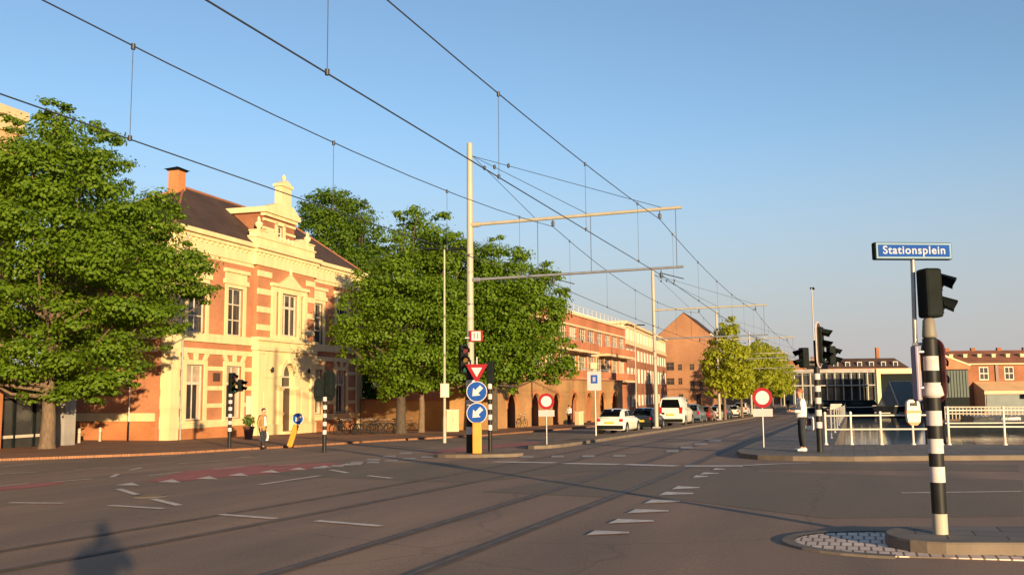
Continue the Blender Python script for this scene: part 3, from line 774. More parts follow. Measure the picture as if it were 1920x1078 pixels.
# row of young yellow-green street trees beyond the parked cars
SG = 'young yellow-green trees lining the far street'
tree('street_tree', 'tallest pointed yellow-green tree nearest in the far street row, beside the third overhead line pole', (1360,789), 92.0,
     [(1318,700),(1320,660),(1340,630),(1352,600),(1368,588),(1380,605),(1388,640),(1405,670),(1410,720),(1395,745),(1330,745)],
     120, 80, 0.38, M['leaf_c'], M['bark'], 0.14, SG, seed=21, rc=(0.6,1.1), dz=0.0)
rows = [(1392,788,108,650,1352,1436,'bushy yellow-green street tree just behind the tall pointed one'),
        (1415,784,124,645,1382,1452,'yellow-green street tree behind the right-hand round no-entry sign'),
        (1432,780,142,650,1405,1465,'yellow-green street tree third from the right end of the far row'),
        (1450,776,162,655,1425,1478,'yellow-green street tree second from the right end of the far row'),
        (1465,772,186,668,1444,1488,'yellow-green street tree at the far right end of the row')]
for k, (bx_, by_, D, top, xl, xr, lab) in enumerate(rows):
    xm = (xl+xr)/2
    tree('street_tree', lab, (bx_, by_), D, [(xl-2,722),(xl-5,690),(xl+2,660),(xm-12,top-2),(xm+4,top-8),(xr-6,top+8),(xr+4,685),(xr+6,715),(xr-2,738),(xm,746),(xl+4,742)],
         95, 75, 0.44, M['leaf_c'], M['bark'], 0.14, SG, seed=30+k, rc=(0.7,1.3), dz=0.0)

tree('yew_tree', 'dark bushy evergreen behind the low brown garden wall beside the mansion', (742,803), 93.0,
     [(640,770),(642,690),(660,640),(700,610),(740,590),(800,600),(850,640),(862,700),(850,775),(780,790),(700,792),(650,790)],
     190, 110, 0.36, M['leaf_b'], M['bark_d'], 0.2, TG, seed=44, rc=(0.8,1.4), thick=0.8, fork=0.1)
M['recess_shade'] = mat('shaded_recess_brick', (0.05,0.032,0.022), 0.9, 0.3, 1.0)  # brick darkened by colour to give the recesses behind openings their shade
# ------------------------------------------------------------------ buildings
def window(parent, x0, x1, z0, z1, y, cols=2, rows=(0.6,), fm=None, gm=None, fw=0.09, bar=0.05, label=None, depth=0.1):
    """a window as a part (frame with its glazing bars) and its glass as a sub-part"""
    fm = fm or M['offwhite']; gm = gm or M['glass']
    b = MB()
    b.bx(x0, x0+fw, y, y+depth, z0, z1); b.bx(x1-fw, x1, y, y+depth, z0, z1)
    b.bx(x0+fw, x1-fw, y, y+depth, z0, z0+fw); b.bx(x0+fw, x1-fw, y, y+depth, z1-fw, z1)
    for i in range(1, cols):
        c = x0 + (x1-x0)*i/cols
        b.bx(c-bar/2, c+bar/2, y+0.02, y+depth-0.02, z0+fw, z1-fw)
    for r_ in rows:
        c = z0 + (z1-z0)*r_
        b.bx(x0+fw, x1-fw, y+0.01, y+depth-0.01, c-bar*0.8, c+bar*0.8)
    w_ = b.build('window', fm, parent)
    if label: w_['label'] = label
    g_ = MB(); g_.add([(x0+fw*0.5,y+depth*0.7,z0+fw*0.5),(x1-fw*0.5,y+depth*0.7,z0+fw*0.5),(x1-fw*0.5,y+depth*0.7,z1-fw*0.5),(x0+fw*0.5,y+depth*0.7,z1-fw*0.5)], [(0,1,2,3)])
    g_.build('pane', gm, w_)
    return w_

def place(root, o): o.parent = root

# ---- the ornate mansion: local x along its front, y into the block, z up from its foot
PLx, PLy, BANG = -39.888, 49.526, R(92.97)
man = thing('mansion', 'ornate red brick and cream stone mansion with stepped entrance gable and dark roof', 'building', (PLx, PLy, -1.2), BANG)
Z = lambda z: z + 1.2
W0, W1, YD = -0.85, 26.3, 9.0
bays = [1.75, 6.2, 18.05, 22.4]
hol = []
for s_ in bays:
    hol.append((s_-0.95, s_+0.95, Z(0.1), Z(3.65)))
    hol.append((s_-0.95, s_+0.95, Z(5.75), Z(9.05)))
b = MB(); b.wall(W0+0.85, 8.5, Z(0.0), Z(11.1), [h for h in hol if h[0] < 8], 0, 0.3); b.wall(16.9, W1-1.0, Z(0.0), Z(11.1), [h for h in hol if h[0] > 16], 0, 0.3)
# side and rear walls
b.add([(W0+0.05,0.1,Z(-1.2)),(W0+0.05,YD,Z(-1.2)),(W0+0.05,YD,Z(11.3)),(W0+0.05,0.1,Z(11.3))], [(3,2,1,0)])
b.add([(W1-0.05,0.1,Z(-1.8)),(W1-0.05,YD,Z(-1.8)),(W1-0.05,YD,Z(11.3)),(W1-0.05,0.1,Z(11.3))], [(0,1,2,3)])
b.add([(W0,YD,Z(-1.8)),(W1,YD,Z(-1.8)),(W1,YD,Z(11.3)),(W0,YD,Z(11.3))], [(3,2,1,0)])
b.build('wall', M['red_brick'], man)
b = MB()
b.bx(W0+0.85, 8.4, -0.06, 0.25, Z(-2.2), Z(-0.42)); b.build('plinth', M['orange_brick'], man)
b = MB(); b.bx(17.0, W1-1.0, -0.06, 0.25, Z(-2.4), Z(-0.42)); b.build('plinth', M['orange_brick'], man)
b = MB(); b.bx(W0-0.02, W0+0.3, 1.0, YD, Z(-2.2), Z(0.1)); b.build('plinth', M['orange_brick'], man)
# cream stonework: corner pilasters, bands, window surrounds, voussoirs
b = MB()
for x0, x1 in ((W0-0.03, W0+0.87), (W1-1.02, W1+0.03)):
    b.bx(x0, x1, -0.12, 0.6, Z(-2.2), Z(11.1))
    for k in range(9): b.bx(x0-0.03, x1+0.03, -0.15, 0.62, Z(-0.4+k*1.25), Z(-0.4+k*1.25+0.75))
for x0, x1 in ((W0+0.89, 8.42), (16.98, W1-1.04)):
    b.bx(x0, x1, -0.10, 0.2, Z(-0.42), Z(0.05))
    b.bx(x0, x1, -0.12, 0.2, Z(4.38), Z(4.72)); b.bx(x0, x1, -0.14, 0.2, Z(5.15), Z(5.72))
    cuts = sorted([(s_-1.32, s_+1.32) for s_ in bays if x0 < s_ < x1])
    edges = [x0] + [e for c in cuts for e in c] + [x1]
    for zb in (0.85, 2.0, 3.3):
        for i in range(0, len(edges), 2): b.bx(edges[i], edges[i+1], -0.035, 0.15, Z(zb), Z(zb+0.28))
    b.bx(x0, x1, -0.05, 0.2, Z(10.75), Z(11.1))
for q_ in b.halves(12.7): q_.build('stone_band', M['cream'], man)
b = MB()
b.bx(W0-0.06, W0+0.3, 1.0, YD, Z(0.1), Z(0.6)); b.build('stone_band', M['cream'], man)
b = MB(); b.bx(W0-0.06, W0+0.3, 0.93, YD, Z(4.4), Z(4.7)); b.build('stone_band', M['cream'], man)
b = MB(); b.bx(W0-0.06, W0+0.3, 0.93, YD, Z(5.2), Z(5.7)); b.build('stone_band', M['cream'], man)
for s_ in bays:
    b = MB()
    for z0, z1, ww in ((0.05, 3.95, 1.3), (5.72, 9.3, 1.3)):
        b.bx(s_-ww, s_-0.95, -0.07, 0.2, Z(z0), Z(z1)); b.bx(s_+0.95, s_+ww, -0.07, 0.2, Z(z0), Z(z1))
        b.bx(s_-0.95, s_+0.95, -0.07, 0.2, Z(3.65 if z0 < 3 else 9.05), Z(z1))
    b.bx(s_-1.5, s_+1.5, -0.16, 0.15, Z(9.3), Z(9.62)); b.bx(s_-1.3, s_+1.3, -0.09, 0.15, Z(9.62), Z(10.1)); b.bx(s_-1.5, s_+1.5, -0.22, 0.15, Z(10.1), Z(10.35))
    b.bx(s_-1.38, s_+1.38, -0.2, 0.1, Z(-0.08), Z(0.05))
    for dx, tl in ((-0.95, -0.28), (0, 0), (0.95, 0.28)):
        b.prism_xz([(s_+dx-0.17, Z(3.95)), (s_+dx+0.17, Z(3.95)), (s_+dx+0.2+tl, Z(4.38)), (s_+dx-0.2+tl, Z(4.38))], -0.11, 0.1)
    b.build('window_surround', M['cream'], man)
    w_ = window(man, s_-0.95, s_+0.95, Z(0.1), Z(2.45), 0.16, 2, (), fm=M['offwhite'])
    for x0, x1 in ((s_-0.84, s_-0.5), (s_+0.55, s_+0.84)):
        c_ = MB(); c_.bx(x0, x1, 0.222, 0.228, Z(0.2), Z(2.35)); c_.build('curtain', M['curtain'], w_)
    window(man, s_-0.95, s_+0.95, Z(2.45), Z(3.65), 0.16, 2, (), fm=M['offwhite'], gm=M['glass_w'], label='pale blind behind the upper light')
    window(man, s_-0.95, s_+0.95, Z(5.75), Z(9.05), 0.16, 2, (0.66, 0.33))
# central projection
pr = MB()
pr.wall(8.5, 16.9, Z(5.1), Z(11.1), [(11.75,14.15,Z(6.05),Z(9.25)),(10.85,11.35,Z(6.1),Z(9.1)),(14.55,15.05,Z(6.1),Z(9.1))], -0.35, 0.3)
pr.add([(8.5,-0.35,Z(5.1)),(8.5,0.02,Z(5.1)),(8.5,0.02,Z(11.1)),(8.5,-0.35,Z(11.1))], [(3,2,1,0)])
pr.add([(16.9,-0.35,Z(5.1)),(16.9,0.02,Z(5.1)),(16.9,0.02,Z(11.1)),(16.9,-0.35,Z(11.1))], [(0,1,2,3)])
pr.build('wall', M['red_brick'], man)
pb = MB()
# entrance block in cream stone with the arched doorway
DX, DW, DT = 12.9, 0.95, 3.05     # centre, half width, spring line
pb.wall(8.5, DX-DW, Z(-2.2), Z(5.1), [], -0.42); pb.wall(DX+DW, 16.9, Z(-2.2), Z(5.1), [], -0.42)
n = 12
ar = [(DX-DW*math.cos(PI*i/n), Z(DT)+DW*math.sin(PI*i/n)) for i in range(n+1)]
for i in range(n):
    (xa, za), (xb, zb) = ar[i], ar[i+1]
    pb.add([(xa,-0.42,za),(xb,-0.42,zb),(xb,-0.42,Z(5.1)),(xa,-0.42,Z(5.1))], [(0,1,2,3)])
    pb.add([(xa,-0.42,za),(xb,-0.42,zb),(xb,0.25,zb),(xa,0.25,za)], [(3,2,1,0)])
pb.add([(DX-DW,-0.42,Z(-2.2)),(DX-DW,0.25,Z(-2.2)),(DX-DW,0.25,Z(DT)),(DX-DW,-0.42,Z(DT))], [(0,1,2,3)])
pb.add([(DX+DW,-0.42,Z(-2.2)),(DX+DW,0.25,Z(-2.2)),(DX+DW,0.25,Z(DT)),(DX+DW,-0.42,Z(DT))], [(3,2,1,0)])
pb.add([(8.5,-0.42,Z(-2.2)),(8.5,0.1,Z(-2.2)),(8.5,0.1,Z(5.1)),(8.5,-0.42,Z(5.1))], [(3,2,1,0)])
pb.add([(16.9,-0.42,Z(-2.4)),(16.9,0.1,Z(-2.4)),(16.9,0.1,Z(5.1)),(16.9,-0.42,Z(5.1))], [(0,1,2,3)])
# archivolt, imposts, corner pilasters of the block, string courses
for i in range(n):
    (xa, za), (xb, zb) = ar[i], ar[i+1]
    oa = (DX+(xa-DX)*1.38, Z(DT)+(za-Z(DT))*1.38); ob = (DX+(xb-DX)*1.38, Z(DT)+(zb-Z(DT))*1.38)
    pb.prism_xz([(xa,za),(xb,zb),ob,oa][::-1] if False else [oa,(xa,za),(xb,zb),ob], -0.55, -0.3)
for x0, x1 in ((8.5,9.15),(16.25,16.9),(DX-DW-0.6,DX-DW-0.02),(DX+DW+0.02,DX+DW+0.6)):
    pb.bx(x0, x1, -0.56, -0.4, Z(-2.2), Z(2.0 if 10 < x0 < 15.5 else 4.6))
    pb.bx(x0-0.08, x1+0.08, -0.62, -0.4, Z(2.0 if 10 < x0 < 15.5 else 4.6), Z(2.25 if 10 < x0 < 15.5 else 4.8))
pb.prism_xz([(DX-0.2,Z(4.0)),(DX+0.2,Z(4.0)),(DX+0.3,Z(4.75)),(DX-0.3,Z(4.75))], -0.66, -0.3)
pb.bx(8.4, DX-1.6, -0.48, -0.3, Z(2.9), Z(3.05)); pb.bx(DX+1.6, 17.0, -0.48, -0.3, Z(2.9), Z(3.05))
pb.bx(9.4, 10.9, -0.47, -0.4, Z(-0.2), Z(1.9)); pb.bx(14.9, 16.1, -0.47, -0.4, Z(-0.2), Z(1.9))
pb.bx(8.35, 17.05, -0.62, 0.1, Z(4.85), Z(5.15)); pb.bx(8.42, 16.98, -0.5, 0.1, Z(5.15), Z(5.55)); pb.bx(8.3, 17.1, -0.68, 0.1, Z(5.55), Z(5.8))
pb.bx(8.35, DX-1.0, -0.6, 0.1, Z(-2.3), Z(-0.5)); pb.bx(DX+1.0, 17.05, -0.6, 0.1, Z(-2.3), Z(-0.5))
pb.bx(DX-1.25, DX+1.25, -0.95, -0.1, Z(-2.2), Z(-1.05))
# quoin strips of the upper storey and the window aedicule
for x0, x1 in ((8.5,10.3),(15.55,16.9)):
    for zb in (6.3, 7.6, 8.9, 10.2): pb.bx(x0-0.03, x1, -0.42, -0.3, Z(zb), Z(zb+0.42))
pb.bx(10.3,10.85,-0.5,-0.3,Z(5.8),Z(9.3)); pb.bx(11.35,11.75,-0.5,-0.3,Z(5.8),Z(9.3)); pb.bx(14.15,14.55,-0.5,-0.3,Z(5.8),Z(9.3)); pb.bx(15.05,15.55,-0.5,-0.3,Z(5.8),Z(9.3))
pb.bx(10.3,15.55,-0.47,-0.3,Z(9.25),Z(9.65)); pb.bx(10.15,15.7,-0.62,-0.3,Z(9.65),Z(9.9)); pb.bx(10.86,15.04,-0.45,-0.3,Z(5.8),Z(6.05))
pb.prism_xz([(11.3,Z(9.9)),(14.6,Z(9.9)),(12.95,Z(10.75))], -0.55, -0.3)
pb.lathe([(0.02,0),(0.16,0.05),(0.1,0.2),(0.2,0.35),(0.05,0.55)], 8, 0, (12.95,-0.45,Z(10.7)))
# cornice and frieze
for x0, x1, yo in ((W0-0.1,8.2,0),(8.05,17.2,-0.3),(17.1,W1+0.1,0)):
    pb.bx(x0, x1, yo-0.14, yo+0.4, Z(11.0), Z(11.9)); pb.bx(x0-0.1, x1+0.1, yo-0.28, yo+0.4, Z(11.9), Z(12.15)); pb.bx(x0-0.2, x1+0.2, yo-0.5, yo+0.4, Z(12.15), Z(12.45))
    k = x0+0.3
    while k < x1-0.2:
        pb.bx(k, k+0.16, yo-0.24, yo-0.135, Z(11.72), Z(11.9)); k += 0.6
pb.bx(W0-0.3, W0+0.4, 0.41, YD, Z(11.1), Z(11.9)); pb.bx(W0-0.5, W0+0.4, 0.41, YD+0.4, Z(12.15), Z(12.45)); pb.bx(W0-0.38, W0+0.4, 0.41, YD+0.4, Z(11.9), Z(12.15))
pb.build('stonework', M['cream'], man)
window(man, 11.75, 14.15, Z(6.05), Z(9.25), -0.2, 3, (0.68,), fw=0.12, bar=0.12)
window(man, 10.85, 11.35, Z(6.1), Z(9.1), -0.2, 1, (), fw=0.05); window(man, 14.55, 15.05, Z(6.1), Z(9.1), -0.2, 1, (), fw=0.05)
d = MB(); d.bx(DX-DW, DX-0.02, 0.0, 0.08, Z(-1.05), Z(2.15)); d.bx(DX+0.02, DX+DW, 0.0, 0.08, Z(-1.05), Z(2.15))
for sx in (-1, 1):
    for z0, z1 in ((-0.8, 0.2), (0.4, 1.9)): d.bx(DX+sx*0.47-0.3, DX+sx*0.47+0.3, -0.03, 0.02, Z(z0), Z(z1))
dr = d.build('door', M['door'], man)
h = MB(); h.tube((DX+0.09,-0.02,Z(0.1)),(DX+0.09,-0.02,Z(0.35)),0.02); h.build('handle', M['steel'], dr)
f_ = MB(); f_.bx(DX-DW, DX+DW, -0.04, 0.1, Z(2.15), Z(2.28)); f_.bx(DX-DW, DX+DW, -0.03, 0.1, Z(2.95), Z(3.05)); f_.bx(DX-0.04, DX+0.04, -0.02, 0.1, Z(3.05), Z(3.95))
fw_ = f_.build('fanlight', M['offwhite'], man)
g_ = MB(); g_.add([(DX-DW,0.06,Z(2.2))]+[(x,0.06,z) for x, z in ar]+[(DX+DW,0.06,Z(2.2))], [tuple(range(n+3))[::-1]]); g_.build('pane', M['glass'], fw_)
for sx in (10.2, 15.6):
    l = MB(); l.tube((sx,-0.4,Z(3.45)),(sx,-0.65,Z(3.45)),0.03); l.lathe([(0.05,0),(0.11,0.06),(0.09,0.3),(0.03,0.38)], 8, 0, (sx,-0.68,Z(3.3))); l.build('wall_lamp', M['black'], man)
pl_ = MB(); pl_.bx(3.75, 4.5, -0.07, 0.05, Z(2.6), Z(3.15)); pl_.build('plaque', M['door'], man)
pl_ = MB(); pl_.bx(7.85, 8.35, -0.07, 0.05, Z(0.3), Z(1.6)); pl_.build('notice_board', M['white'], man)
dp = MB(); dp.pipe([(0.12,-0.2,Z(-1.2)),(0.12,-0.2,Z(11.1)),(0.12,-0.4,Z(11.9))], 0.06, 8); dp.build('drainpipe', M['grey'], man)
# roof: hipped, ridge along the front
E0, E1, RZ = Z(12.4), 0.0, Z(16.55)
yf, yb, ym = -0.35, YD+0.35, 4.5
rf = MB()
xl, xr, rl, rr = W0-0.4, W1+0.2, 6.2, 20.6
V = [(xl,yf,E0),(xr,yf,E0),(xr,yb,E0),(xl,yb,E0),(rl,ym,RZ),(rr,ym,RZ)]
rf.add(V, [(0,1,5,4),(1,2,5),(2,3,4,5),(3,0,4)])
roof = rf.build('roof', M['slate'], man)
rd = MB(); rd.tube((rl,ym,RZ),(rr,ym,RZ),0.12); 
for p, q in ((V[0],V[4]),(V[3],V[4]),(V[1],V[5]),(V[2],V[5])): rd.tube(p, q, 0.1, 0.1, 6)
rd.build('ridge_tiles', M['brown_brick'], roof)
ch = MB(); cx, cy = 5.45, 4.5
ch.bx(cx-0.42, cx+0.42, cy-0.42, cy+0.42, RZ-1.2, RZ+1.0); chm = ch.build('chimney', M['orange_brick'], roof)
cc = MB(); cc.bx(cx-0.52, cx+0.52, cy-0.52, cy+0.52, RZ+1.0, RZ+1.1)
cc.add([(cx-0.66,cy-0.66,RZ+1.1),(cx+0.66,cy-0.66,RZ+1.1),(cx+0.66,cy+0.66,RZ+1.1),(cx-0.66,cy+0.66,RZ+1.1),(cx,cy,RZ+1.38)], [(0,1,4),(1,2,4),(2,3,4),(3,0,4),(3,2,1,0)])
cc.build('chimney_cap', M['dark'], roof)
# gable above the entrance
ga = MB()
ga.bx(8.1, 16.75, -0.42, 0.3, Z(12.45), Z(13.0)); ga.bx(8.0, 16.85, -0.5, 0.3, Z(13.0), Z(13.12))
for sx, dr_ in ((8.85,1),(16.05,-1)):
    ga.bx(sx-0.5, sx+0.5, -0.45, 0.35, Z(13.12), Z(13.5)); ga.bx(sx-0.57, sx+0.57, -0.52, 0.4, Z(13.5), Z(13.6))
    ga.lathe([(0.24,0),(0.12,0.07),(0.11,0.14),(0.28,0.34),(0.31,0.5),(0.17,0.62),(0.10,0.7),(0.13,0.8),(0.04,1.02)], 12, 0, (sx,-0.1,Z(13.6)))
    sc = [(sx+dr_*0.5, Z(13.12)), (sx+dr_*2.7, Z(13.12)), (sx+dr_*2.5, Z(13.4)), (sx+dr_*2.0, Z(13.5)), (sx+dr_*1.5, Z(13.78)), (sx+dr_*0.9, Z(13.8)), (sx+dr_*0.5, Z(13.6))]
    ga.prism_xz(sc if dr_ > 0 else sc[::-1], -0.4, 0.1)
for k in range(4): ga.lathe([(0.02,0),(0.20,0.1),(0.22,0.26),(0.05,0.42)], 8, 0, (11.55+k*0.6,-0.3,Z(13.1)))
for zb in (13.35, 13.95, 14.6):
    ga.bx(10.15, 11.75, 0.22, 0.4, Z(zb), Z(zb+0.18)); ga.bx(13.15, 14.75, 0.22, 0.4, Z(zb), Z(zb+0.18))
ga.bx(11.75,11.98,0.17,0.4,Z(13.1),Z(14.7)); ga.bx(12.92,13.15,0.17,0.4,Z(13.1),Z(14.7)); ga.bx(11.75,13.15,0.17,0.4,Z(14.5),Z(14.78))
ga.bx(10.05,14.85,0.1,0.5,Z(14.95),Z(15.2)); ga.bx(9.85,15.05,-0.05,4.4,Z(15.2),Z(15.6))
ga.prism_xz([(9.95,Z(15.6)),(14.95,Z(15.6)),(13.95,Z(16.2)),(11.9,Z(16.2))], 0.0, 0.6)
ga.bx(12.25,13.7,0.05,0.65,Z(16.2),Z(17.6)); ga.bx(12.1,13.85,-0.05,0.75,Z(17.6),Z(17.8)); ga.prism_xz([(12.15,Z(17.8)),(13.8,Z(17.8)),(12.97,Z(18.15))], -0.02, 0.7)
ga.lathe([(0.12,0),(0.08,0.08),(0.19,0.22),(0.16,0.36),(0.04,0.55)], 10, 0, (12.97,0.3,Z(18.1)))
ga.build('gable_stonework', M['cream'], man)
go = MB(); go.wall(10.2, 14.7, Z(12.5), Z(14.96), [(11.98,12.92,Z(13.1),Z(14.5))], 0.3, 0.2)
go.add([(10.2,0.3,Z(12.5)),(10.2,4.3,Z(12.5)),(10.2,4.3,Z(15.2)),(10.2,0.3,Z(15.2))], [(3,2,1,0)]); go.add([(14.7,0.3,Z(12.5)),(14.7,4.3,Z(12.5)),(14.7,4.3,Z(15.2)),(14.7,0.3,Z(15.2))], [(0,1,2,3)])
go.build('dormer', M['brown_brick'], man)
window(man, 11.98, 12.92, Z(13.1), Z(14.5), 0.4, 2, (0.6,))
rt_ = MB(); rt_.add([(9.85,0.05,Z(15.61)),(15.05,0.05,Z(15.61)),(15.05,4.4,Z(15.61)),(9.85,4.4,Z(15.61)),(12.45,0.05,Z(16.1)),(12.45,4.6,Z(16.1))], [(0,4,5,3),(1,2,5,4)]); rt_.build('dormer_roof', M['slate'], man)

# ---- neighbour on the left: tall plastered block set back behind a low shop wing
nb = thing('corner_block', 'tall tan plastered block partly hidden by the big linden at the left edge', 'building', (PLx, PLy, -1.2), BANG)
b = MB(); ho = []
BX, BY = -6.3, 7.0
for k in range(7):
    x0 = BX - 4.6 - k*4.4
    for z0 in (1.0, 5.0, 9.0, 13.2): ho.append((x0+1, x0+3.2, z0, z0+2.3))
b.wall(-38, BX, -0.6, 19.4, ho, BY, 0.25)
b.add([(BX,BY,-.6),(BX,BY+12,-.6),(BX,BY+12,19.4),(BX,BY,19.4)], [(0,1,2,3)])
b.bx(-38, BX-0.05, BY+0.4, BY+12, 18.9, 19.2)
b.build('wall', M['tan_render'], nb)
b = MB(); b.bx(-38.3,BX+0.3,BY-0.3,BY+12.2,19.4,19.95); b.bx(-38.1,BX+0.12,BY-0.14,BY-0.003,18.5,19.4); b.build('cornice', M['cream2'], nb)
for h_ in ho[-28:]: window(nb, h_[0], h_[1], h_[2], h_[3], BY+0.13, 2, (0.6,))
wg = thing('shop_wing', 'low dark shop front with orange piers behind the trunk of the big linden', 'building', (PLx, PLy, -1.2), BANG)
b = MB(); b.bx(-30,-7.2,1.4,6.9,3.6,4.4); b.build('roof', M['dark'], wg)
b = MB(); b.bx(-30,-7.4,6.5,6.9,-0.5,3.59); b.build('back_wall', M['recess_shade'], wg)
for x, mt in ((-7.8,'concrete'),(-12.95,'orange_brick'),(-18.0,'orange_brick'),(-23.0,'orange_brick')):
    b = MB(); b.bx(x-0.42,x+0.42,1.2,2.4,-0.6,3.59); b.build('pier', M[mt], wg)
for x0, x1 in ((-12.5,-8.25),(-17.55,-13.4),(-22.5,-18.5)):
    b = MB(); n_ = 4
    for k in range(n_): xx = x0+(x1-x0-0.12)*k/(n_-1); b.bx(xx,xx+0.12,1.8,1.95,-0.4,3.59)
    b.bx(x0,x1,1.82,1.93,0.75,0.9,1); b.bx(x0,x1,1.82,1.93,2.7,2.8); fr = b.build('shop_front', [M['dark'], M['offwhite']], wg)
    b = MB(); b.add([(x0,1.9,-0.4),(x1,1.9,-0.4),(x1,1.9,3.58),(x0,1.9,3.58)], [(0,1,2,3)]); b.build('pane', M['glass'], fr)

# ---- garden wall and arcaded wall
gw = thing('garden_wall', 'low brown brick wall between the mansion and the arcaded wall, under the trees', 'wall', (-40.9,75.2,-1.45), 0)
vx, vy = -25.6+40.9, 66.5-75.2
L_ = math.hypot(vx, vy); a_ = math.atan2(vy, vx)
gw.rotation_euler = (0,0,a_)
b = MB(); b.bx(0, L_-0.3, 0, 0.35, -0.4, 2.5); b.build('wall', M['wall_brick'], gw)
b = MB(); b.bx(-0.05, L_-0.25, -0.05, 0.4, 2.5, 2.65); b.build('coping', M['brown_brick'], gw)

aw = thing('arcaded_wall', 'yellow-brown brick wall pierced by round arches beneath the balconied apartments', 'wall', (-25.2,65.5,-1.2), R(90))
b = MB(); AX = [5.5, 11.5, 17.5, 23.5, 29.0, 34.5, 40.0]
AW, AS, TOP = 1.2, 1.6, 4.0
xs = [0.0] + [v for a in AX for v in (a-AW, a+AW)] + [44.0]
for i in range(0, len(xs), 2): b.wall(xs[i], xs[i+1], -0.6, TOP, [], 0)
for a in AX:
    ar2 = [(a-AW*math.cos(PI*i/10), AS+AW*math.sin(PI*i/10)) for i in range(11)]
    for i in range(10):
        (xa, za), (xb, zb) = ar2[i], ar2[i+1]
        b.add([(xa,0,za),(xb,0,zb),(xb,0,TOP),(xa,0,TOP)], [(0,1,2,3)]); b.add([(xa,0,za),(xb,0,zb),(xb,0.18,zb),(xa,0.18,za)], [(3,2,1,0)])
    b.add([(a-AW,0,-0.6),(a-AW,0.18,-0.6),(a-AW,0.18,AS),(a-AW,0,AS)], [(0,1,2,3)]); b.add([(a+AW,0,-0.6),(a+AW,0.18,-0.6),(a+AW,0.18,AS),(a+AW,0,AS)], [(3,2,1,0)])
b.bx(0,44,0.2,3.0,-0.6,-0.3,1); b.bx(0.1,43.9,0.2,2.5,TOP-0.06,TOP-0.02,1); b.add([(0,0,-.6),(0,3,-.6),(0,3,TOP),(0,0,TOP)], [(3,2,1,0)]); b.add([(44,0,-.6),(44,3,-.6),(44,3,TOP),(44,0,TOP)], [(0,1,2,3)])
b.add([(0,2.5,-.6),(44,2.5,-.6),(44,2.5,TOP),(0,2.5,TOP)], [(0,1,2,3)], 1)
b.build('wall', [M['wall_brick'], M['recess_shade']], aw)
b = MB(); b.bx(-0.05,44.05,-0.08,2.9,TOP,TOP+0.16); b.build('coping', M['brown_brick'], aw)
b = MB()
for a in AX:
    for i in range(10):
        t0, t1 = PI*i/10, PI*(i+1)/10
        P = lambda r_, t: (a-r_*math.cos(t), AS+r_*math.sin(t))
        b.prism_xz([P(AW+0.32,t0),P(AW+0.01,t0),P(AW+0.01,t1),P(AW+0.32,t1)], -0.05, 0.1)
b.build('arch_ring', M['orange_brick'], aw)
for i, a in enumerate(AX):
    d = MB(); d.bx(a-0.9, a+0.9, 2.3, 2.4, -0.3, 2.3); d.bx(a-0.05,a+0.05,2.26,2.32,-0.3,2.3); d.bx(a-0.75,a+0.75,2.27,2.33,1.6,1.7)
    d.build('door', M['door'], aw)

# ---- balconied apartments behind the wall
ap = thing('apartment_block', 'red brick apartment block with cream floor bands and stacked balconies', 'building', (-27.0,74.0,-1.2), R(90.8))
FB = M['apt_brick']
LA = 48.5
fl = [4.3, 7.25, 10.2]            # floor levels above the foot
b = MB(); ho = []
nb_ = 12; bw = LA/nb_
for k in range(nb_):
    for f0 in fl[:2]: ho.append((k*bw+0.45, (k+1)*bw-0.45, f0+0.15, f0+2.45))
b.wall(0, LA, -0.5, 10.9, ho, 0, 0.35)
b.add([(0,0,-.5),(0,11,-.5),(0,11,10.9),(0,0,10.9)], [(3,2,1,0)]); b.add([(LA,0,-.5),(LA,11,-.5),(LA,11,10.9),(LA,0,10.9)], [(0,1,2,3)])
b.build('wall', FB, ap)
b = MB()
for f0 in fl: b.bx(-0.05, LA+0.05, -0.1, 0.2, f0-0.45 if f0 < 10 else 9.75, f0 if f0 < 10 else 9.95)
b.bx(-0.1, LA+0.1, -0.2, 11, 10.9, 11.15)
for k in range(1, nb_): b.bx(k*bw-0.14, k*bw+0.14, -0.05, 0.12, fl[0], fl[1]-0.45)
b.build('floor_band', M['cream2'], ap)
b = MB(); b.bx(1, LA-1, 2.2, 10, 11.15, 12.1); b.build('roof_storey', M['white'], ap)
b = MB()
for k in range(0, 25): b.tube((0.3+k*2,-0.1,11.15),(0.3+k*2,-0.1,12.0),0.025,0.025,5)
for z in (11.6, 12.0): b.tube((0.3,-0.1,z),(LA-0.3,-0.1,z),0.025,0.025,5)
b.build('roof_railing', M['white'], ap)
for j, h_ in enumerate(ho): window(ap, h_[0], h_[1], h_[2], h_[3], 0.18, 4, (0.72,), fm=M['offwhite'], gm=(M['glass_w'] if (j*7) % 11 == 0 else M['glass']), bar=0.045, fw=0.06)
for k in range(nb_):
    for f0 in fl[:2]:
        if (k + 2*(f0 > 5)) % 5 == 4: continue
        c = MB(); x0, x1 = k*bw+0.25, (k+1)*bw-0.25
        c.bx(x0, x1, -1.45, -0.02, f0-0.3, f0-0.06)
        c.bx(x0, x1, -1.45, -1.33, f0-0.06, f0+0.75, 1)
        c.bx(x0, x0+0.1, -1.33, -0.02, f0-0.06, f0+0.75, 1); c.bx(x1-0.1, x1, -1.33, -0.02, f0-0.06, f0+0.75, 1)
        bo = c.build('balcony', [M['cream2'], FB], ap)
        r_ = MB(); r_.tube((x0,-1.4,f0+1.0),(x1,-1.4,f0+1.0),0.03,0.03,6)
        for q_ in range(7): r_.tube((x0+(x1-x0)*q_/6,-1.4,f0+0.75),(x0+(x1-x0)*q_/6,-1.4,f0+1.0),0.02,0.02,5)
        r_.build('railing', M['grey'], bo)

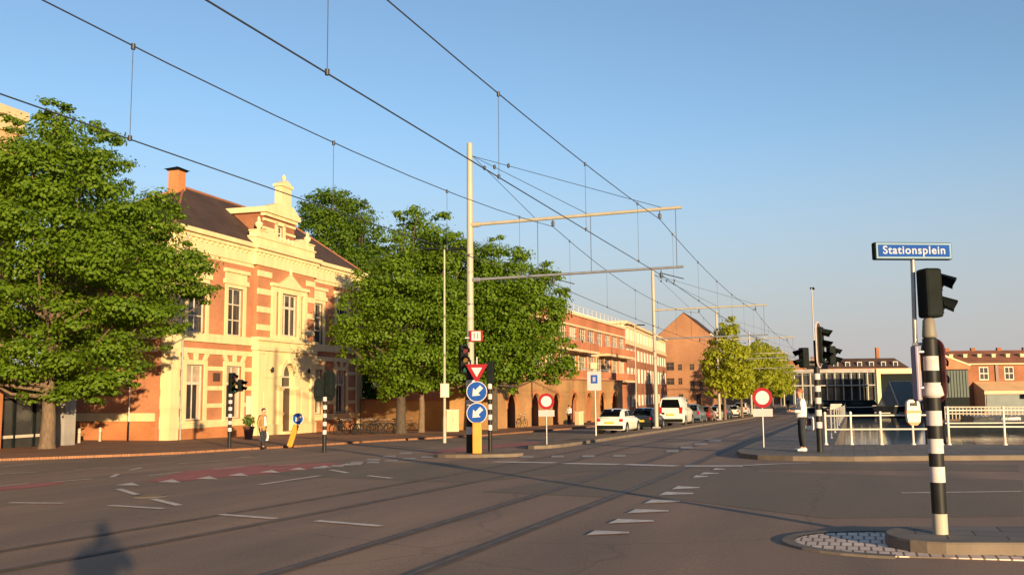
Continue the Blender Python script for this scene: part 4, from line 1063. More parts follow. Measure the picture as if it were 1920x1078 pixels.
# ---- office with the cream top floor
of = thing('office_block', 'long brown brick office block with rows of tall white windows and cream top floor', 'building', (-27.8,123.3,-1.4), R(94.2))
LO = 49.0; b = MB(); ho = []
for k in range(14):
    x0 = 0.6 + k*3.45
    for z0, z1 in ((1.0,2.6),(4.2,6.3),(7.3,8.9)): ho.append((x0, x0+2.7, z0, z1))
b.wall(0, LO, -0.5, 9.4, ho, 0, 0.3)
b.add([(0,0,-.5),(0,12,-.5),(0,12,9.4),(0,0,9.4)], [(3,2,1,0)]); b.add([(LO,0,-.5),(LO,12,-.5),(LO,12,9.4),(LO,0,9.4)], [(0,1,2,3)])
b.build('wall', M['brown_brick'], of)
for h_ in ho: window(of, *h_, 0.1, 4, (), fm=M['white'], gm=M['glass_w'] if h_[2] > 4 else M['glass'], bar=0.16, fw=0.12)
b = MB(); h3 = [(0.6+k*3.45, 0.6+k*3.45+2.7, 10.0, 11.6) for k in range(14)]
b.wall(0.1, LO-0.1, 9.4, 12.0, h3, 0.05, 0.25); b.bx(-0.2, LO+0.2, -0.3, 12, 12.0, 12.35); b.bx(-0.1,LO+0.1,-0.12,0.3,9.3,9.5)
b.add([(0.1,0.05,9.4),(0.1,12,9.4),(0.1,12,12),(0.1,0.05,12)], [(3,2,1,0)])
b.build('top_floor', M['cream2'], of)
for h_ in h3: window(of, *h_, 0.15, 4, (), fm=M['white'], bar=0.14)

# ---- gabled warehouse, its gable end towards the bridge
gp = at(1240, 770, 182)
wh = thing('warehouse', 'tall orange brick warehouse with steep plain gable facing the bridge', 'building', (gp.x, gp.y, -1.5), R(2))
WW, WE, WA = 9.4, 14.0, 18.0
b = MB(); ho = [(1.0,2.6,4.3,5.6),(1.0,2.6,7.0,8.6),(5.5,6.4,7.0,8.2),(5.5,6.4,3.2,5.0),(3.3,4.2,0.2,2.6),(6.6,7.5,0.2,2.6),(3.3,4.1,7.0,8.2),(7.2,8.0,7.0,8.2),(7.2,8.0,3.2,5.0),(3.3,4.1,4.3,5.6)]
b.wall(0, WW, -0.5, WE, ho, 0, 0.3)
b.add([(0,0,WE),(WW,0,WE),(WW/2,0,WA)], [(0,1,2)]); b.add([(0,22,WE),(WW,22,WE),(WW/2,22,WA)], [(2,1,0)])
b.add([(0,0,-.5),(0,22,-.5),(0,22,WE),(0,0,WE)], [(3,2,1,0)]); b.add([(WW,0,-.5),(WW,22,-.5),(WW,22,WE),(WW,0,WE)], [(0,1,2,3)])
b.build('wall', M['far_brick'], wh)
b = MB(); b.add([(-0.3,-0.2,WE-0.25),(WW/2,-0.2,WA+0.05),(WW/2,22.2,WA+0.05),(-0.3,22.2,WE-0.25)], [(0,1,2,3)]); b.add([(WW+0.3,-0.2,WE-0.25),(WW/2,-0.2,WA+0.05),(WW/2,22.2,WA+0.05),(WW+0.3,22.2,WE-0.25)], [(3,2,1,0)])
b.build('roof', M['slate'], wh)
b = MB(); b.bx(WW-0.1,WW+0.35,0.2,22,WE-0.4,WE-0.1); b.build('gutter', M['white'], wh)
for h_ in ho: window(wh, *h_, 0.1, 2, (0.6,), fm=M['wood'])

# ---- low houses at the far end of the street
def low_house(lab, px, D, wdt, eave, ridge, mw, mr, rot, nwin=3, dep=9):
    p = at(px, 760, D)
    t = thing('terrace_house', lab, 'house', (p.x, p.y, -1.3), rot, None)
    hs = [(0.6+i*(wdt-0.6)/nwin, 0.6+i*(wdt-0.6)/nwin+(wdt-0.6)/nwin-0.7, z, z+1.5) for i in range(nwin) for z in ([0.9, 3.7] if eave > 4.5 else [0.9])]
    b = MB(); b.wall(0, wdt, -0.5, eave, hs, 0, 0.2)
    for x, fl_ in ((0, (3,2,1,0)), (wdt, (0,1,2,3))): b.add([(x,0,-.5),(x,dep,-.5),(x,dep,eave),(x,0,eave)], [fl_]); b.add([(x,0,eave),(x,dep,eave),(x,dep/2,ridge)], [fl_[:3] if x else (2,1,0)])
    b.build('wall', mw, t)
    b = MB(); b.add([(-.2,-.3,eave-.1),(wdt+.2,-.3,eave-.1),(wdt+.2,dep/2,ridge+.05),(-.2,dep/2,ridge+.05),(wdt+.2,dep+.3,eave-.1),(-.2,dep+.3,eave-.1)], [(0,1,2,3),(3,2,4,5)]); rf = b.build('roof', mr, t)
    b = MB(); b.bx(wdt*0.7,wdt*0.7+0.7,dep/2-0.35,dep/2+0.35,ridge-0.6,ridge+1.0); b.build('chimney', M['brown_brick'], rf)
    for h_ in hs: window(t, *h_, 0.08, 2, (0.6,), fm=M['white'], bar=0.08)
    return t
low_house('low red brick house with tiled roof far behind the yellow-green street trees', 1352, 238, 14, 5.6, 9.0, M['far_brick'], M['red_tile'], R(17), 5)
low_house('orange brick house with red roof at the far end of the street trees', 1452, 252, 13, 5.8, 10.6, M['orange_brick'], M['red_tile'], R(17), 4)
# ------------------------------------------------------------------ far side of the canal
# glass-fronted hall with flat roof
p = at(1488, 745, 205)
gh = thing('glass_hall', 'long low grey hall with thin white columns across the end of the canal', 'building', (p.x, p.y, -0.9), R(15))
b = MB(); b.bx(0, 22.5, 0.6, 12, -0.5, 6.1); b.build('wall', M['dgreen'], gh)
b = MB(); b.bx(-0.3, 22.6, -0.6, 12.2, 6.1, 6.9); b.bx(-0.3,22.6,-0.7,0.6,3.3,3.55); b.build('roof', M['concrete'], gh)
b = MB()
for k in range(14): b.bx(0.2+k*1.7, 0.34+k*1.7, -0.35, 0.0, -0.5, 6.1)
b.build('column', M['offwhite'], gh)
b = MB()
for k in range(13): b.bx(0.45+k*1.7, 1.85+k*1.7, 0.5, 0.59, 0.3, 3.0); b.bx(0.45+k*1.7, 1.85+k*1.7, 0.5, 0.59, 3.7, 5.8)
b.build('pane', M['glass'], gh)
p = at(1492, 745, 232)
low_house('long orange roof seen over the left end of the grey hall', 1478, 236, 10, 7.4, 10.2, M['far_brick'], M['orange_brick'], R(15), 4)
p = at(1556, 745, 228)
dh = thing('mansard_house', 'long dark brown roof with pale dormers rising over the grey hall', 'building', (p.x, p.y, -0.9), R(16))
b = MB(); b.bx(0, 18.5, 0, 9, -0.4, 7.6); b.build('wall', M['brown_brick'], dh)
b = MB(); b.add([(-.3,-.3,7.6),(18.8,-.3,7.6),(18.8,9.3,7.6),(-.3,9.3,7.6),(1.2,3.4,10.0),(16.6,3.4,10.0),(16.6,5.8,10.0),(1.2,5.8,10.0)], [(0,1,5,4),(1,2,6,5),(2,3,7,6),(3,0,4,7),(4,5,6,7)]); rf = b.build('roof', M['slate'], dh)
b = MB()
for k in range(6): b.bx(1.3+k*2.8, 2.4+k*2.8, 0.4, 2.6, 7.8, 9.1)
b.build('dormer', M['offwhite'], dh)
b = MB()
for k in range(6):
    b = MB(); b.bx(1.45+k*2.8, 2.25+k*2.8, 0.34, 0.42, 7.95, 8.95); b.build('dormer_window', M['glass'], dh)
b = MB(); b.bx(12.6,13.3,4,4.9,9.6,12.6); b.build('chimney', M['brown_brick'], rf)
# white portal frame beside it
p = at(1646, 748, 190)
pf = thing('portal_frame', 'big cream portal frame with a dark interior beside the grey hall', 'structure', (p.x, p.y, -0.6), R(15))
b = MB(); b.bx(0,0.75,0,1.2,-0.6,5.3); b.bx(0,8.2,0,1.2,5.3,6.3); b.bx(7.6,8.2,0,1.2,-0.6,5.3); b.build('frame', M['cream'], pf)
b = MB(); b.bx(0.76,7.59,0.9,1.1,-0.6,5.29); b.build('back_panel', M['dark'], pf)
# brick terrace on the right bank
p = at(1772, 772, 104)
rw = thing('brick_terrace', 'brown brick terrace with white-dotted red tile roof across the canal on the right', 'building', (p.x, p.y, -1.0), R(17.5))
Lr = 22.0; b = MB(); ho = [(3.9,4.95,3.55,5.0),(6.6,7.65,3.55,5.0),(10.2,11.25,3.55,5.0),(13.2,14.25,3.55,5.0),(17,18.05,3.55,5.0)]
b.wall(1.2, Lr, 0, 5.4, ho, 0, 0.2); b.add([(1.2,0,0),(1.2,9,0),(1.2,9,5.4),(1.2,0,5.4)], [(3,2,1,0)]); b.add([(1.2,0,5.4),(1.2,9,5.4),(1.2,4.5,6.9)], [(2,1,0)])
b.build('wall', M['brown_brick'], rw)
b = MB(); b.add([(0.9,-.3,5.35),(Lr,-.3,5.35),(Lr,4.5,6.95),(0.9,4.5,6.95),(Lr,9.3,5.35),(0.9,9.3,5.35)], [(0,1,2,3),(3,2,4,5)]); rf = b.build('roof', M['red_tile'], rw)
b = MB(); b.bx(0.9,Lr,-0.42,-0.28,5.22,5.36); b.build('gutter', M['cream2'], rw)
for i in range(13):
    b = MB(); x = 1.6+i*1.55; b.bx(x,x+0.4,1.9,2.9,5.95,6.4); b.bx(x-0.05,x+0.45,1.85,2.95,6.4,6.46); dm = b.build('roof_light', M['cream2'], rf)
b = MB()
for i in range(7): b.bx(2.2+i*2.9,2.65+i*2.9,4.3,4.7,6.8,7.25)
b.build('chimney', M['brown_brick'], rf)
for h_ in ho: window(rw, *h_, 0.05, 2, (0.5,), fm=M['offwhite'], fw=0.11, bar=0.06)
b = MB(); b.bx(5.6,5.9,-0.15,0.0,3.4,5.2); b.bx(15.4,15.7,-0.15,0,3.4,5.2); b.build('pilaster', M['dredpaint'], rw)
ex = MB(); ex.prism_yz([(-2.6,0),(-0.01,0),(-0.01,3.4),(-2.6,2.4)], 3.2, Lr); ex.build('lean_to', M['tan_render'], rw)
b = MB(); b.bx(3.0,Lr,-2.95,-2.6,2.05,2.35); b.build('canopy', M['cream2'], rw)
b = MB(); b.bx(3.3,8.0,-2.7,-2.605,0.1,2.0); b.bx(8.4,11.6,-2.7,-2.605,0.1,2.0); b.bx(12,Lr-1,-2.7,-2.605,0.1,2.0); b.build('shop_front', M['green_tarp'], rw)
b = MB(); b.bx(7.0,10.2,-3.3,-2.96,1.6,2.04); b.build('awning', M['dgreen'], rw)
p = at(1768, 772, 96)
sh = thing('shed', 'dark grey boarded shed with red gable beside the brick terrace', 'building', (p.x, p.y, -1.0), R(17.5))
b = MB(); b.bx(0.3,2.7,0,5,-0.2,4.6); b.build('wall', M['dark'], sh)
b = MB()
for k in range(8): b.bx(0.35+k*0.3,0.58+k*0.3,-0.05,-0.002,1.8,4.5)
b.build('boarding', M['dgreen'], sh)
b = MB(); b.prism_xz([(-0.6,4.6),(2.9,4.6),(2.9,4.9),(-0.4,6.3),(-0.6,6.3)], -0.1, 5); b.build('gable', M['red_brick'], sh)
b = MB(); b.prism_xz([(-0.7,6.3),(2.9,4.9),(2.95,5.05),(-0.65,6.5)], -0.2, 5.1); b.build('verge', M['cream2'], sh)

# boats
def boat(name, lab, px, py, D, length, beam, hull_m, cabin_m, rz, cab=(0.25,0.75), ch=1.1, tent=False, group=None, free=0.7):
    d = ray(px, py); q = CAM + d*((-1.5-CAM.z)/d.z)      # where the boat meets the water
    t = thing(name, lab, 'boat', (q.x, q.y, -1.5), rz, group)
    b = MB(); st = []
    for i in range(9):
        u = i/8; x = (u-0.5)*length
        hw = beam/2*(1-max(0,(u-0.62)/0.38)**2.2)*(0.86+0.14*min(1,u*5)); hw = max(hw,0.03)
        zt = free*(1+0.5*max(0,u-0.55)**1.2); st.append([(x,-hw,zt),(x,-hw*0.75,-0.15),(x,0,-0.3),(x,hw*0.75,-0.15),(x,hw,zt)])
    vs = [v for s in st for v in s]
    b.add(vs, [(i*5+j,i*5+j+1,(i+1)*5+j+1,(i+1)*5+j) for i in range(8) for j in range(4)]+[(0,1,2,3,4)], 0)
    b.build('hull', hull_m, t)
    d = MB(); d.add(vs, [(i*5+4,i*5,(i+1)*5,(i+1)*5+4) for i in range(8)]); d.build('deck', M['wood'], t)
    g_ = MB(); 
    for side in (0,4): g_.pipe([st[i][side] for i in range(9)], 0.06, 6)
    g_.build('gunwale', M['offwhite'], t)
    x0, x1 = (cab[0]-0.5)*length, (cab[1]-0.5)*length; hw = beam*0.36
    c = MB()
    if tent:
        c.add([(x0,-hw*1.15,free),(x1,-hw*1.15,free),(x1-0.6,0,free+ch*1.9),(x0+0.5,0,free+ch*1.9),(x0,hw*1.15,free),(x1,hw*1.15,free)], [(0,1,2,3),(5,4,3,2),(0,3,4),(1,5,2)])
        c.build('tarpaulin', cabin_m, t)
        r_ = MB(); r_.pipe([(x0,-hw*1.15,free+0.02),(x0+0.5,0,free+ch*1.9+0.02),(x1-0.6,0,free+ch*1.9+0.02),(x1,-hw*1.15,free+0.02)], 0.07, 6); r_.build('tent_frame', M['offwhite'], t)
        w_ = MB(); w_.prism_yz([(-0.02-hw*1.02,free+0.28),(-hw*1.02+0.45,free+1.0),(-hw*1.02+0.43,free+1.03),(-0.05-hw*1.02,free+0.3)], (x0+x1)/2-0.5,(x0+x1)/2+0.5); w_.build('window', M['glass'], t)
    else:
        c.add([(x0,-hw,free),(x1,-hw,free),(x1,hw,free),(x0,hw,free),(x0+0.1,-hw*0.86,free+ch),(x1-0.5,-hw*0.86,free+ch),(x1-0.5,hw*0.86,free+ch),(x0+0.1,hw*0.86,free+ch)], [(0,1,5,4),(1,2,6,5),(2,3,7,6),(3,0,4,7),(4,5,6,7)])
        c.build('cabin', cabin_m, t)
        for k in range(3):
            w_ = MB(); xx = x0+0.5+k*(x1-x0-1.2)/3
            for sy in (-1,1):
                w_ = MB(); w_.box((xx+0.3,sy*(hw*0.945),free+ch*0.6),((x1-x0)/5,0.06,ch*0.4)); w_.build('window', M['glass'], t)
    return t
boat('house_boat', 'dark boat under a pale grey tarpaulin tent moored behind the lifebuoy case', 1692, 779, 0, 7.5, 3.4, M['hull'], M['green_tarp'], R(55), (0.12,0.85), 1.5, True, free=1.2)
boat('barge', 'long black barge with low deckhouse across the end of the canal', 1605, 776, 0, 13, 3.6, M['hull'], M['dark'], R(12), (0.1,0.7), 0.9, free=0.9)
boat('motor_boat', 'small white motor boat beside the tented dark boat', 1676, 780, 0, 4.0, 1.7, M['hull'], M['offwhite'], R(25), (0.25,0.7), 0.5, free=0.4)
boat('barge', 'low dark barge moored along the right bank below the brick terrace', 1896, 806, 0, 11, 3.4, M['hull'], M['hull'], R(17), (0.2,0.85), 0.5, free=0.6)
boat('motor_boat', 'small red boat at the far left end of the canal', 1570, 778, 0, 4.5, 1.8, M['dredpaint'], M['white'], R(80), (0.25,0.65), 0.7, free=0.7)

# jetty fence on the right bank
p0, p1 = at(1772, 785, 88), at(1985, 785, 84)
jf = thing('jetty_railing', 'white picket railing of the jetty in front of the brick terrace', 'railing', (p0.x, p0.y, -0.75), math.atan2(p1.y-p0.y, p1.x-p0.x))
Lj = (p1-p0).length; b = MB()
for k in range(int(Lj/0.3)): b.bx(k*0.3,k*0.3+0.07,0,0.05,-0.35,0.75)
b.build('pickets', M['offwhite'], jf)
b = MB(); b.bx(0,Lj,-0.04,0,0.68,0.8); b.bx(0,Lj,-0.04,0,0.1,0.2); b.build('rails', M['offwhite'], jf)
b = MB(); b.bx(0,Lj,-0.2,2.2,-0.6,-0.36)
for k in range(9): b.tube((0.3+k*Lj/9,0.3,-3.5),(0.3+k*Lj/9,0.3,-0.6),0.12)
b.build('deck', M['wood'], jf)
M['cap'] = mat('pole_cap_grey', (0.20,0.17,0.13), 0.6, 0.15, 3, stretch=(1,1,0.2))
# ------------------------------------------------------------------ tram overhead line
PX = -11.9
def gp3(x, y, dz=0.0): return Vector((x, y, gz(x, y) + dz))
UA, LA_, T1, T2 = 7.64, 5.77, 2.93, 6.45     # arm heights above the foot, wire positions along the arms
def catenary_pole(loc, label, h, banded=False):
    t = thing('overhead_line_pole', label, 'pole', loc, 0, 'poles of the tram overhead line')
    b = MB()
    b.tube((0,0,-0.2),(0,0,h),0.135,0.095,12)
    b.lathe([(0.098,h),(0.10,h+0.02),(0.06,h+0.05)], 12)
    b.build('pole', M['pole'], t)
    if banded:
        bb = MB(); zb = 0.0
        for z1, mi in ((0.62,0),(0.87,1),(1.35,0),(1.75,1),(2.05,0),(2.4,1),(2.75,0)):
            bb.lathe([(0.15,zb+0.002),(0.15,z1)], 14, mi); zb = z1
        bb.build('warning_bands', [M['black'], M['swhite']], t)
    else:
        bb = MB(); bb.rbox((0,0,0.06),(0.45,0.45,0.12),0.02); bb.build('foot', M['concrete'], t)
    for z, r_, nm in ((UA,0.062,'upper_arm'),(LA_,0.048,'lower_arm')):
        a = MB(); a.tube((0.05,0,z-0.03),(7.15,0,z+0.05),r_,r_*0.85,10); a.tube((-0.02,0,z-0.03),(0.35,0,z-0.03),r_+0.03,r_+0.03,10)
        ar_ = a.build(nm, M['pole'] if nm == 'upper_arm' else M['steel'], t)
        for x in (T1, T2):
            c = MB()
            c.tube((x,0,z-0.02),(x,0,z-0.3),0.02,0.02,6); c.lathe([(0.02,0),(0.07,0.02),(0.03,0.05),(0.07,0.08),(0.03,0.11),(0.07,0.14),(0.02,0.17)], 8, 0, (x,0,z-0.27))
            if nm == 'lower_arm': c.tube((x,0,z-0.12),(x+0.7,0,z-0.33),0.015,0.015,6)
            c.build('insulator', M['wire'], ar_)
    for x in (2.4, 4.2, 6.95):
        r_ = MB(); r_.tube((x,0,UA),(x,0,LA_),0.011,0.011,5); r_.build('hanger_rod', M['wire'], t)
    for x in (2.3, 4.1, 6.6):
        r_ = MB(); r_.tube((0.1,0,h-0.42),(x,0,UA+0.06),0.010,0.010,5); r_.lathe([(0.02,0),(0.05,0.03),(0.05,0.12),(0.02,0.15)], 8, 0, (0.1+(x-0.1)*0.2,0,h-0.42+(UA+0.06-h+0.42)*0.2-0.07)); r_.build('stay_wire', M['wire'], t)
    return t
pole_y = [29.4, 61.2, 92.4, 123.5, 154.5, 185.5]
catenary_pole(gp3(PX, pole_y[0], 0.08), 'tall tan overhead line pole with black and white banded foot, behind the blue arrow signs', 10.4, True)
cp = catenary_pole(gp3(PX, pole_y[1], 0.1), 'tan overhead line pole standing beside the white van', 10.35)
for y, lab in zip(pole_y[2:], ('overhead line pole in front of the tallest pointed yellow-green tree', 'overhead line pole just left of the right-hand round no-entry sign', 'thin overhead line pole second from the far end of the line', 'faintest overhead line pole at the far end of the line')):
    dup(cp, gp3(PX, y, 0.1), label=lab)

def span_pts(xo, zbase, sag, y0=-33.6, y1=216.8):
    pts = []
    ys = [-33.8, -2.4] + pole_y + [217]
    for a, b in zip(ys[:-1], ys[1:]):
        za = gz(PX, a)+0.1+zbase; zb = gz(PX, b)+0.1+zbase
        for k in range(12):
            s = k/12; y = a+(b-a)*s
            pts.append(Vector((xo(y), y, za+(zb-za)*s-sag*4*s*(1-s))))
    return pts
def wx(t_, dx):
    return lambda y: PX + t_ + (max(0.0, 29.4-y)/20.0)**2 * dx
for t_, dx, side in ((T1, -0.12, 'left-hand'), (T2, -0.05, 'right-hand')):
    c = span_pts(wx(t_, dx), LA_-0.33 if t_ == T1 else LA_-0.20, 0.10 if t_ == T1 else 0.04); b = MB(); b.pipe(c, 0.0105, 6)
    o = b.build('contact_wire', M['wire']); tag(o, 'lower black tram wire over the %s track' % side, 'wire', 'tram wires')
    ms = span_pts(wx(t_, dx), UA-0.3, 0.72 if t_ == T1 else 0.35); b = MB(); b.pipe(ms, 0.0105, 6)
    o = b.build('messenger_wire', M['wire']); tag(o, 'upper tram wire with droppers over the %s track' % side, 'wire', 'tram wires')
    def zi(P, y):
        for p_, q_ in zip(P[:-1], P[1:]):
            if p_.y <= y <= q_.y: return p_.lerp(q_, (y-p_.y)/(q_.y-p_.y))
    y, st_ = (4.85, 5.3) if t_ == T1 else (3.65, 5.6)
    while y < 150:
        p_, q_ = zi(ms, y), zi(c, y)
        d = MB(); d.tube(p_, q_, 0.005, 0.005, 5, caps=False); d.tube(p_+Vector((0,0,0.03)), p_-Vector((0,0,0.05)), 0.03, 0.03, 6); d.tube(q_+Vector((0,0,0.05)), q_-Vector((0,0,0.02)), 0.028, 0.028, 6)
        d.build('dropper', M['wire'], o)
        y += st_

# ------------------------------------------------------------------ lamp posts
def lamp_post(loc, label, h, rz, arms=2, r0=0.085):
    t = thing('street_lamp', label, 'street lamp', loc, rz, 'street lamps')
    b = MB(); b.tube((0,0,-0.1),(0,0,1.2),r0,r0,10); b.tube((0,0,1.2),(0,0,h),r0*0.8,r0*0.5,10); b.build('post', M['pole'], t)
    for s in ((-1,1) if arms == 2 else (1,)):
        b = MB(); b.tube((0,0,h-0.05),(s*0.35,0,h+0.02),0.035,0.03,8); 
        a = b.build('arm', M['dark'], t)
        l = MB(); l.rbox((s*0.65,0,h+0.04),(0.75,0.26,0.1),0.03); l.build('lamp_head', M['dark'], a)
    return t
lamp_post(gp3(-18.3, 41.9, 0.0), 'slim tan street lamp with two flat dark heads before the round green tree', 9.25, YAW)
lm = lamp_post(gp3(-19.6, 91, 0.0), 'slim street lamp with two flat heads in front of the brown office block', 9.4, YAW+0.2)
lp = at(1533, 800, 60)
lamp_post(gp3(lp.x, lp.y, 0.12), 'slim dark street lamp behind the right-hand traffic light at the railing', 8.6, YAW+1.2, 1, 0.07)
# its notice box
t = thing('control_box', 'cream box strapped to the slim street lamp before the round green tree', 'box', gp3(-18.3, 41.9, 2.15), YAW)
b = MB(); b.rbox((0.02,-0.16,0.32),(0.42,0.2,0.66),0.02); b.build('case', M['cream2'], t)
b = MB(); b.bx(-0.17,0.21,-0.272,-0.262,0.02,0.62); b.build('lid', M['offwhite'], t)

# ------------------------------------------------------------------ traffic lights
def banded_pole(t, bands, r, n=12):
    b = MB(); z = 0.0
    for z1, mi in bands:
        b.lathe([(r+0.002*(mi % 2), z), (r+0.002*(mi % 2), z1)], n, mi); z = z1
    b.lathe([(r,z),(r*1.02,z+0.015),(r*0.5,z+0.04)], n, 0)
    return b.build('pole', [M['black'], M['swhite'], M['pole']], t)
def signal_head(t, c, rz, n=3, w_=0.27, lh=0.28, board=None, rim=None, vis=0.22, bw=0.5, bround=True):
    """housing with n lamps facing local -y turned by rz; optional backboard"""
    rot = Matrix.Rotation(rz, 3, 'Z'); c = Vector(c); H = n*lh+0.04
    b = MB(); b.rbox(c, (w_, 0.2, H), 0.03, 0, rot)
    hd = b.build('signal_head', M['dark'], t)
    for i in range(n):
        z = H/2-0.02-lh*(i+0.5); lc = c + rot @ Vector((0,-0.1,z))
        l = MB(); l.tube(lc, lc + rot @ Vector((0,-0.015,0)), lh*0.38, lh*0.36, 14)
        l.build('lens', [M['lamp_off_r'], M['lamp_off_y'], M['lamp_off_g']][min(i,2)] if n == 3 else [M['lamp_off_r'], M['lamp_off_g']][i], hd)
        v = MB(); vs = []; k = 12
        for j in range(k+1):
            a = R(-25+230*j/k)
            for (dy, rr, dz) in ((0, lh*0.42, 0), (-vis*(0.55+0.45*max(0, math.sin(a))), lh*0.40, -vis*0.22)):
                vs.append(lc + rot @ Vector((rr*math.cos(a), dy, rr*math.sin(a)+(dz if dy else 0))))
        v.add(vs, [(2*j,2*j+1,2*j+3,2*j+2) for j in range(k)]+[(2*j+2,2*j+3,2*j+1,2*j) for j in range(k)], 0, True)
        v.build('visor', M['dark'], hd)
    if board:
        bb = MB(); hh = H/2+0.16; k = 10; rr = bw/2
        def oval(rr, hh): 
            return [(rr*math.cos(PI*j/k), hh-rr+rr*math.sin(PI*j/k)) for j in range(k+1)] + [(-rr*math.cos(PI*j/k), -hh+rr-rr*math.sin(PI*j/k)) for j in range(k+1)]
        def put(poly, y0, y1, mi):
            nn = len(poly); vv = [c + rot @ Vector((x,y0,z)) for x,z in poly] + [c + rot @ Vector((x,y1,z)) for x,z in poly]
            bb.add(vv, [tuple(range(nn-1,-1,-1)), tuple(range(nn,2*nn))]+[(j,(j+1)%nn,nn+(j+1)%nn,nn+j) for j in range(nn)], mi)
        put(oval(rr, hh), 0.02, 0.05, 1 if rim else 0)
        if rim: put(oval(rr-0.035, hh-0.035), 0.012, 0.056, 0)
        bb.build('backboard', [M[board], M[rim or board]], hd)
    return hd
M['lamp_off_r'] = mat('unlit_red_lens', (0.10,0.012,0.01), 0.25, 0.1, 8)
M['lamp_off_y'] = mat('unlit_amber_lens', (0.14,0.07,0.01), 0.25, 0.1, 8)
M['lamp_off_g'] = mat('unlit_green_lens', (0.01,0.07,0.04), 0.25, 0.1, 8)

# the near one on the island
nb_ = G(1760,1000,0.13); TLG = 'traffic lights'
t = thing('traffic_light', 'nearest traffic light with black and white banded pole on the paved island', 'traffic light', (nb_.x+0.02, nb_.y, nb_.z), YAW, TLG)
bands = [(0.22,2),(0.56,0),(0.73,1),(0.876,0),(1.035,1),(1.18,0),(1.343,1),(1.49,0),(1.645,1),(1.79,0),(1.95,1),(2.13,0)]
banded_pole(t, bands, 0.079, 16)
b = MB(); b.lathe([(0.082,1.495),(0.118,1.515),(0.10,1.60),(0.085,1.64),(0.09,1.655)], 16); b.build('collar', M['swhite'], t)
b = MB(); b.lathe([(0.05,2.13),(0.05,2.155),(0.076,2.16),(0.078,2.18),(0.064,2.355),(0.05,2.37),(0.045,2.40)], 18); b.build('pole_cap', M['cap'], t)
signal_head(t, (0.03,0,2.66), R(97), 2, 0.22, 0.258, None, None, 0.22)
signal_head(t, (0.10,0.12,1.79), R(128), 2, 0.16, 0.19, 'dark', 'dredpaint', 0.10, 0.27)
b = MB(); b.rbox((-0.165,0.02,1.76),(0.055,0.14,0.62),0.02, 0); b.rbox((-0.115,0.06,1.72),(0.02,0.06,0.50),0.006, 1)
b.build('side_panel', [M['lilac'], M['cream2']], t)
for z in (2.0, 1.6):
    b = MB(); b.tube((-0.15,0,z),(-0.02,0,z),0.018); b.build('bracket', M['steel'], t)

# street name sign clamped to it
sg = thing('street_name_sign', 'blue street name sign reading Stationsplein on a slim leaning pole', 'sign', (nb_.x+0.02, nb_.y, nb_.z), YAW)
b = MB(); b.tube((-0.135,0.11,1.42),(-0.10,0.10,3.06),0.025,0.025,10); b.build('pole', M['steel'], sg)
for z in (2.09, 1.55):
    b = MB(); b.tube((-0.16,0.10,z),(0.0,0.02,z),0.018); b.build('clamp', M['steel'], sg)
brd = MB(); brd.rbox((0,0.05,0),(0.925,0.085,0.20),0.015)
brd.bx(-0.447,0.447,-0.001,0.006,-0.09,0.09,1); brd.bx(-0.424,0.424,-0.005,0.0,-0.068,0.068,2)
M['sign_edge'] = mat('sign_pale_blue', (0.20,0.30,0.38), 0.7, 0.05, 4, spec=0.1)
M['letters'] = mat('sign_lettering', (0.36,0.40,0.47), 0.7, 0.05, 4, spec=0.1)
bo = brd.build('sign_board', [M['dark'], M['sign_edge'], M['blue']], sg)
bo.location = (-0.10, 0.05, 3.155); bo.rotation_euler = (0, 0, R(5))
def text_mesh(name, txt, size, material, parent, loc, bold=0.006, ext=0.002):
    cu = bpy.data.curves.new(name, 'FONT'); cu.body = txt; cu.size = size; cu.align_x = 'CENTER'; cu.align_y = 'CENTER'; cu.offset = bold; cu.extrude = ext; cu.space_character = 1.12
    ob = bpy.data.objects.new(name, cu); COL.objects.link(ob)
    me = bpy.data.meshes.new_from_object(ob.evaluated_get(bpy.context.evaluated_depsgraph_get()))
    bpy.data.objects.remove(ob); me.materials.clear(); me.materials.append(material)
    o = bpy.data.objects.new(name, me); COL.objects.link(o); o.parent = parent; o.location = loc; o.rotation_euler = (R(90),0,0)
    return o
text_mesh('lettering', 'Stationsplein', 0.128, M['letters'], bo, (0,-0.007,0.003), 0.0028)

# right-hand light by the railing
q = G(1538,847,0.12)
t = thing('traffic_light', 'traffic light with white-rimmed oval backboard and side heads beside the man in white', 'traffic light', q, YAW, TLG)
zz = 0.66; bands = [(zz,0)]
for k in range(10): zz += 0.168; bands.append((zz, 1 if k % 2 == 0 else 0))
banded_pole(t, bands, 0.085)
signal_head(t, (0.12,0.0,2.98), R(60), 3, 0.26, 0.32, 'door', 'swhite', 0.27, 0.58)
signal_head(t, (-0.33,0.05,2.62), R(-75), 2, 0.25, 0.26, None, None, 0.24)
signal_head(t, (0.46,0.1,2.68), R(100), 2, 0.22, 0.24, None, None, 0.24)
b = MB(); b.tube((0,0,2.25),(0,0.02,3.1),0.05,0.05,10); b.tube((-0.33,0.05,2.5),(0.46,0.08,2.5),0.025); b.build('bracket', M['black'], t)

# left-hand light before the mansion
q = G(430,838,0.11)
t = thing('traffic_light', 'slim traffic light before the left windows of the ornate mansion', 'traffic light', q, YAW, TLG)
zz = 0.7; bands = [(zz,0)]
for k in range(11): zz += 0.155; bands.append((zz, 1 if k % 2 == 0 else 0))
banded_pole(t, bands, 0.085)
signal_head(t, (0.05,0,2.85), R(60), 3, 0.28, 0.3, None, None, 0.25)
signal_head(t, (0.42,0.05,2.75), R(80), 2, 0.22, 0.25, None, None, 0.25)
b = MB(); b.tube((0,0,2.3),(0.42,0.05,2.55),0.025); b.build('bracket', M['black'], t)
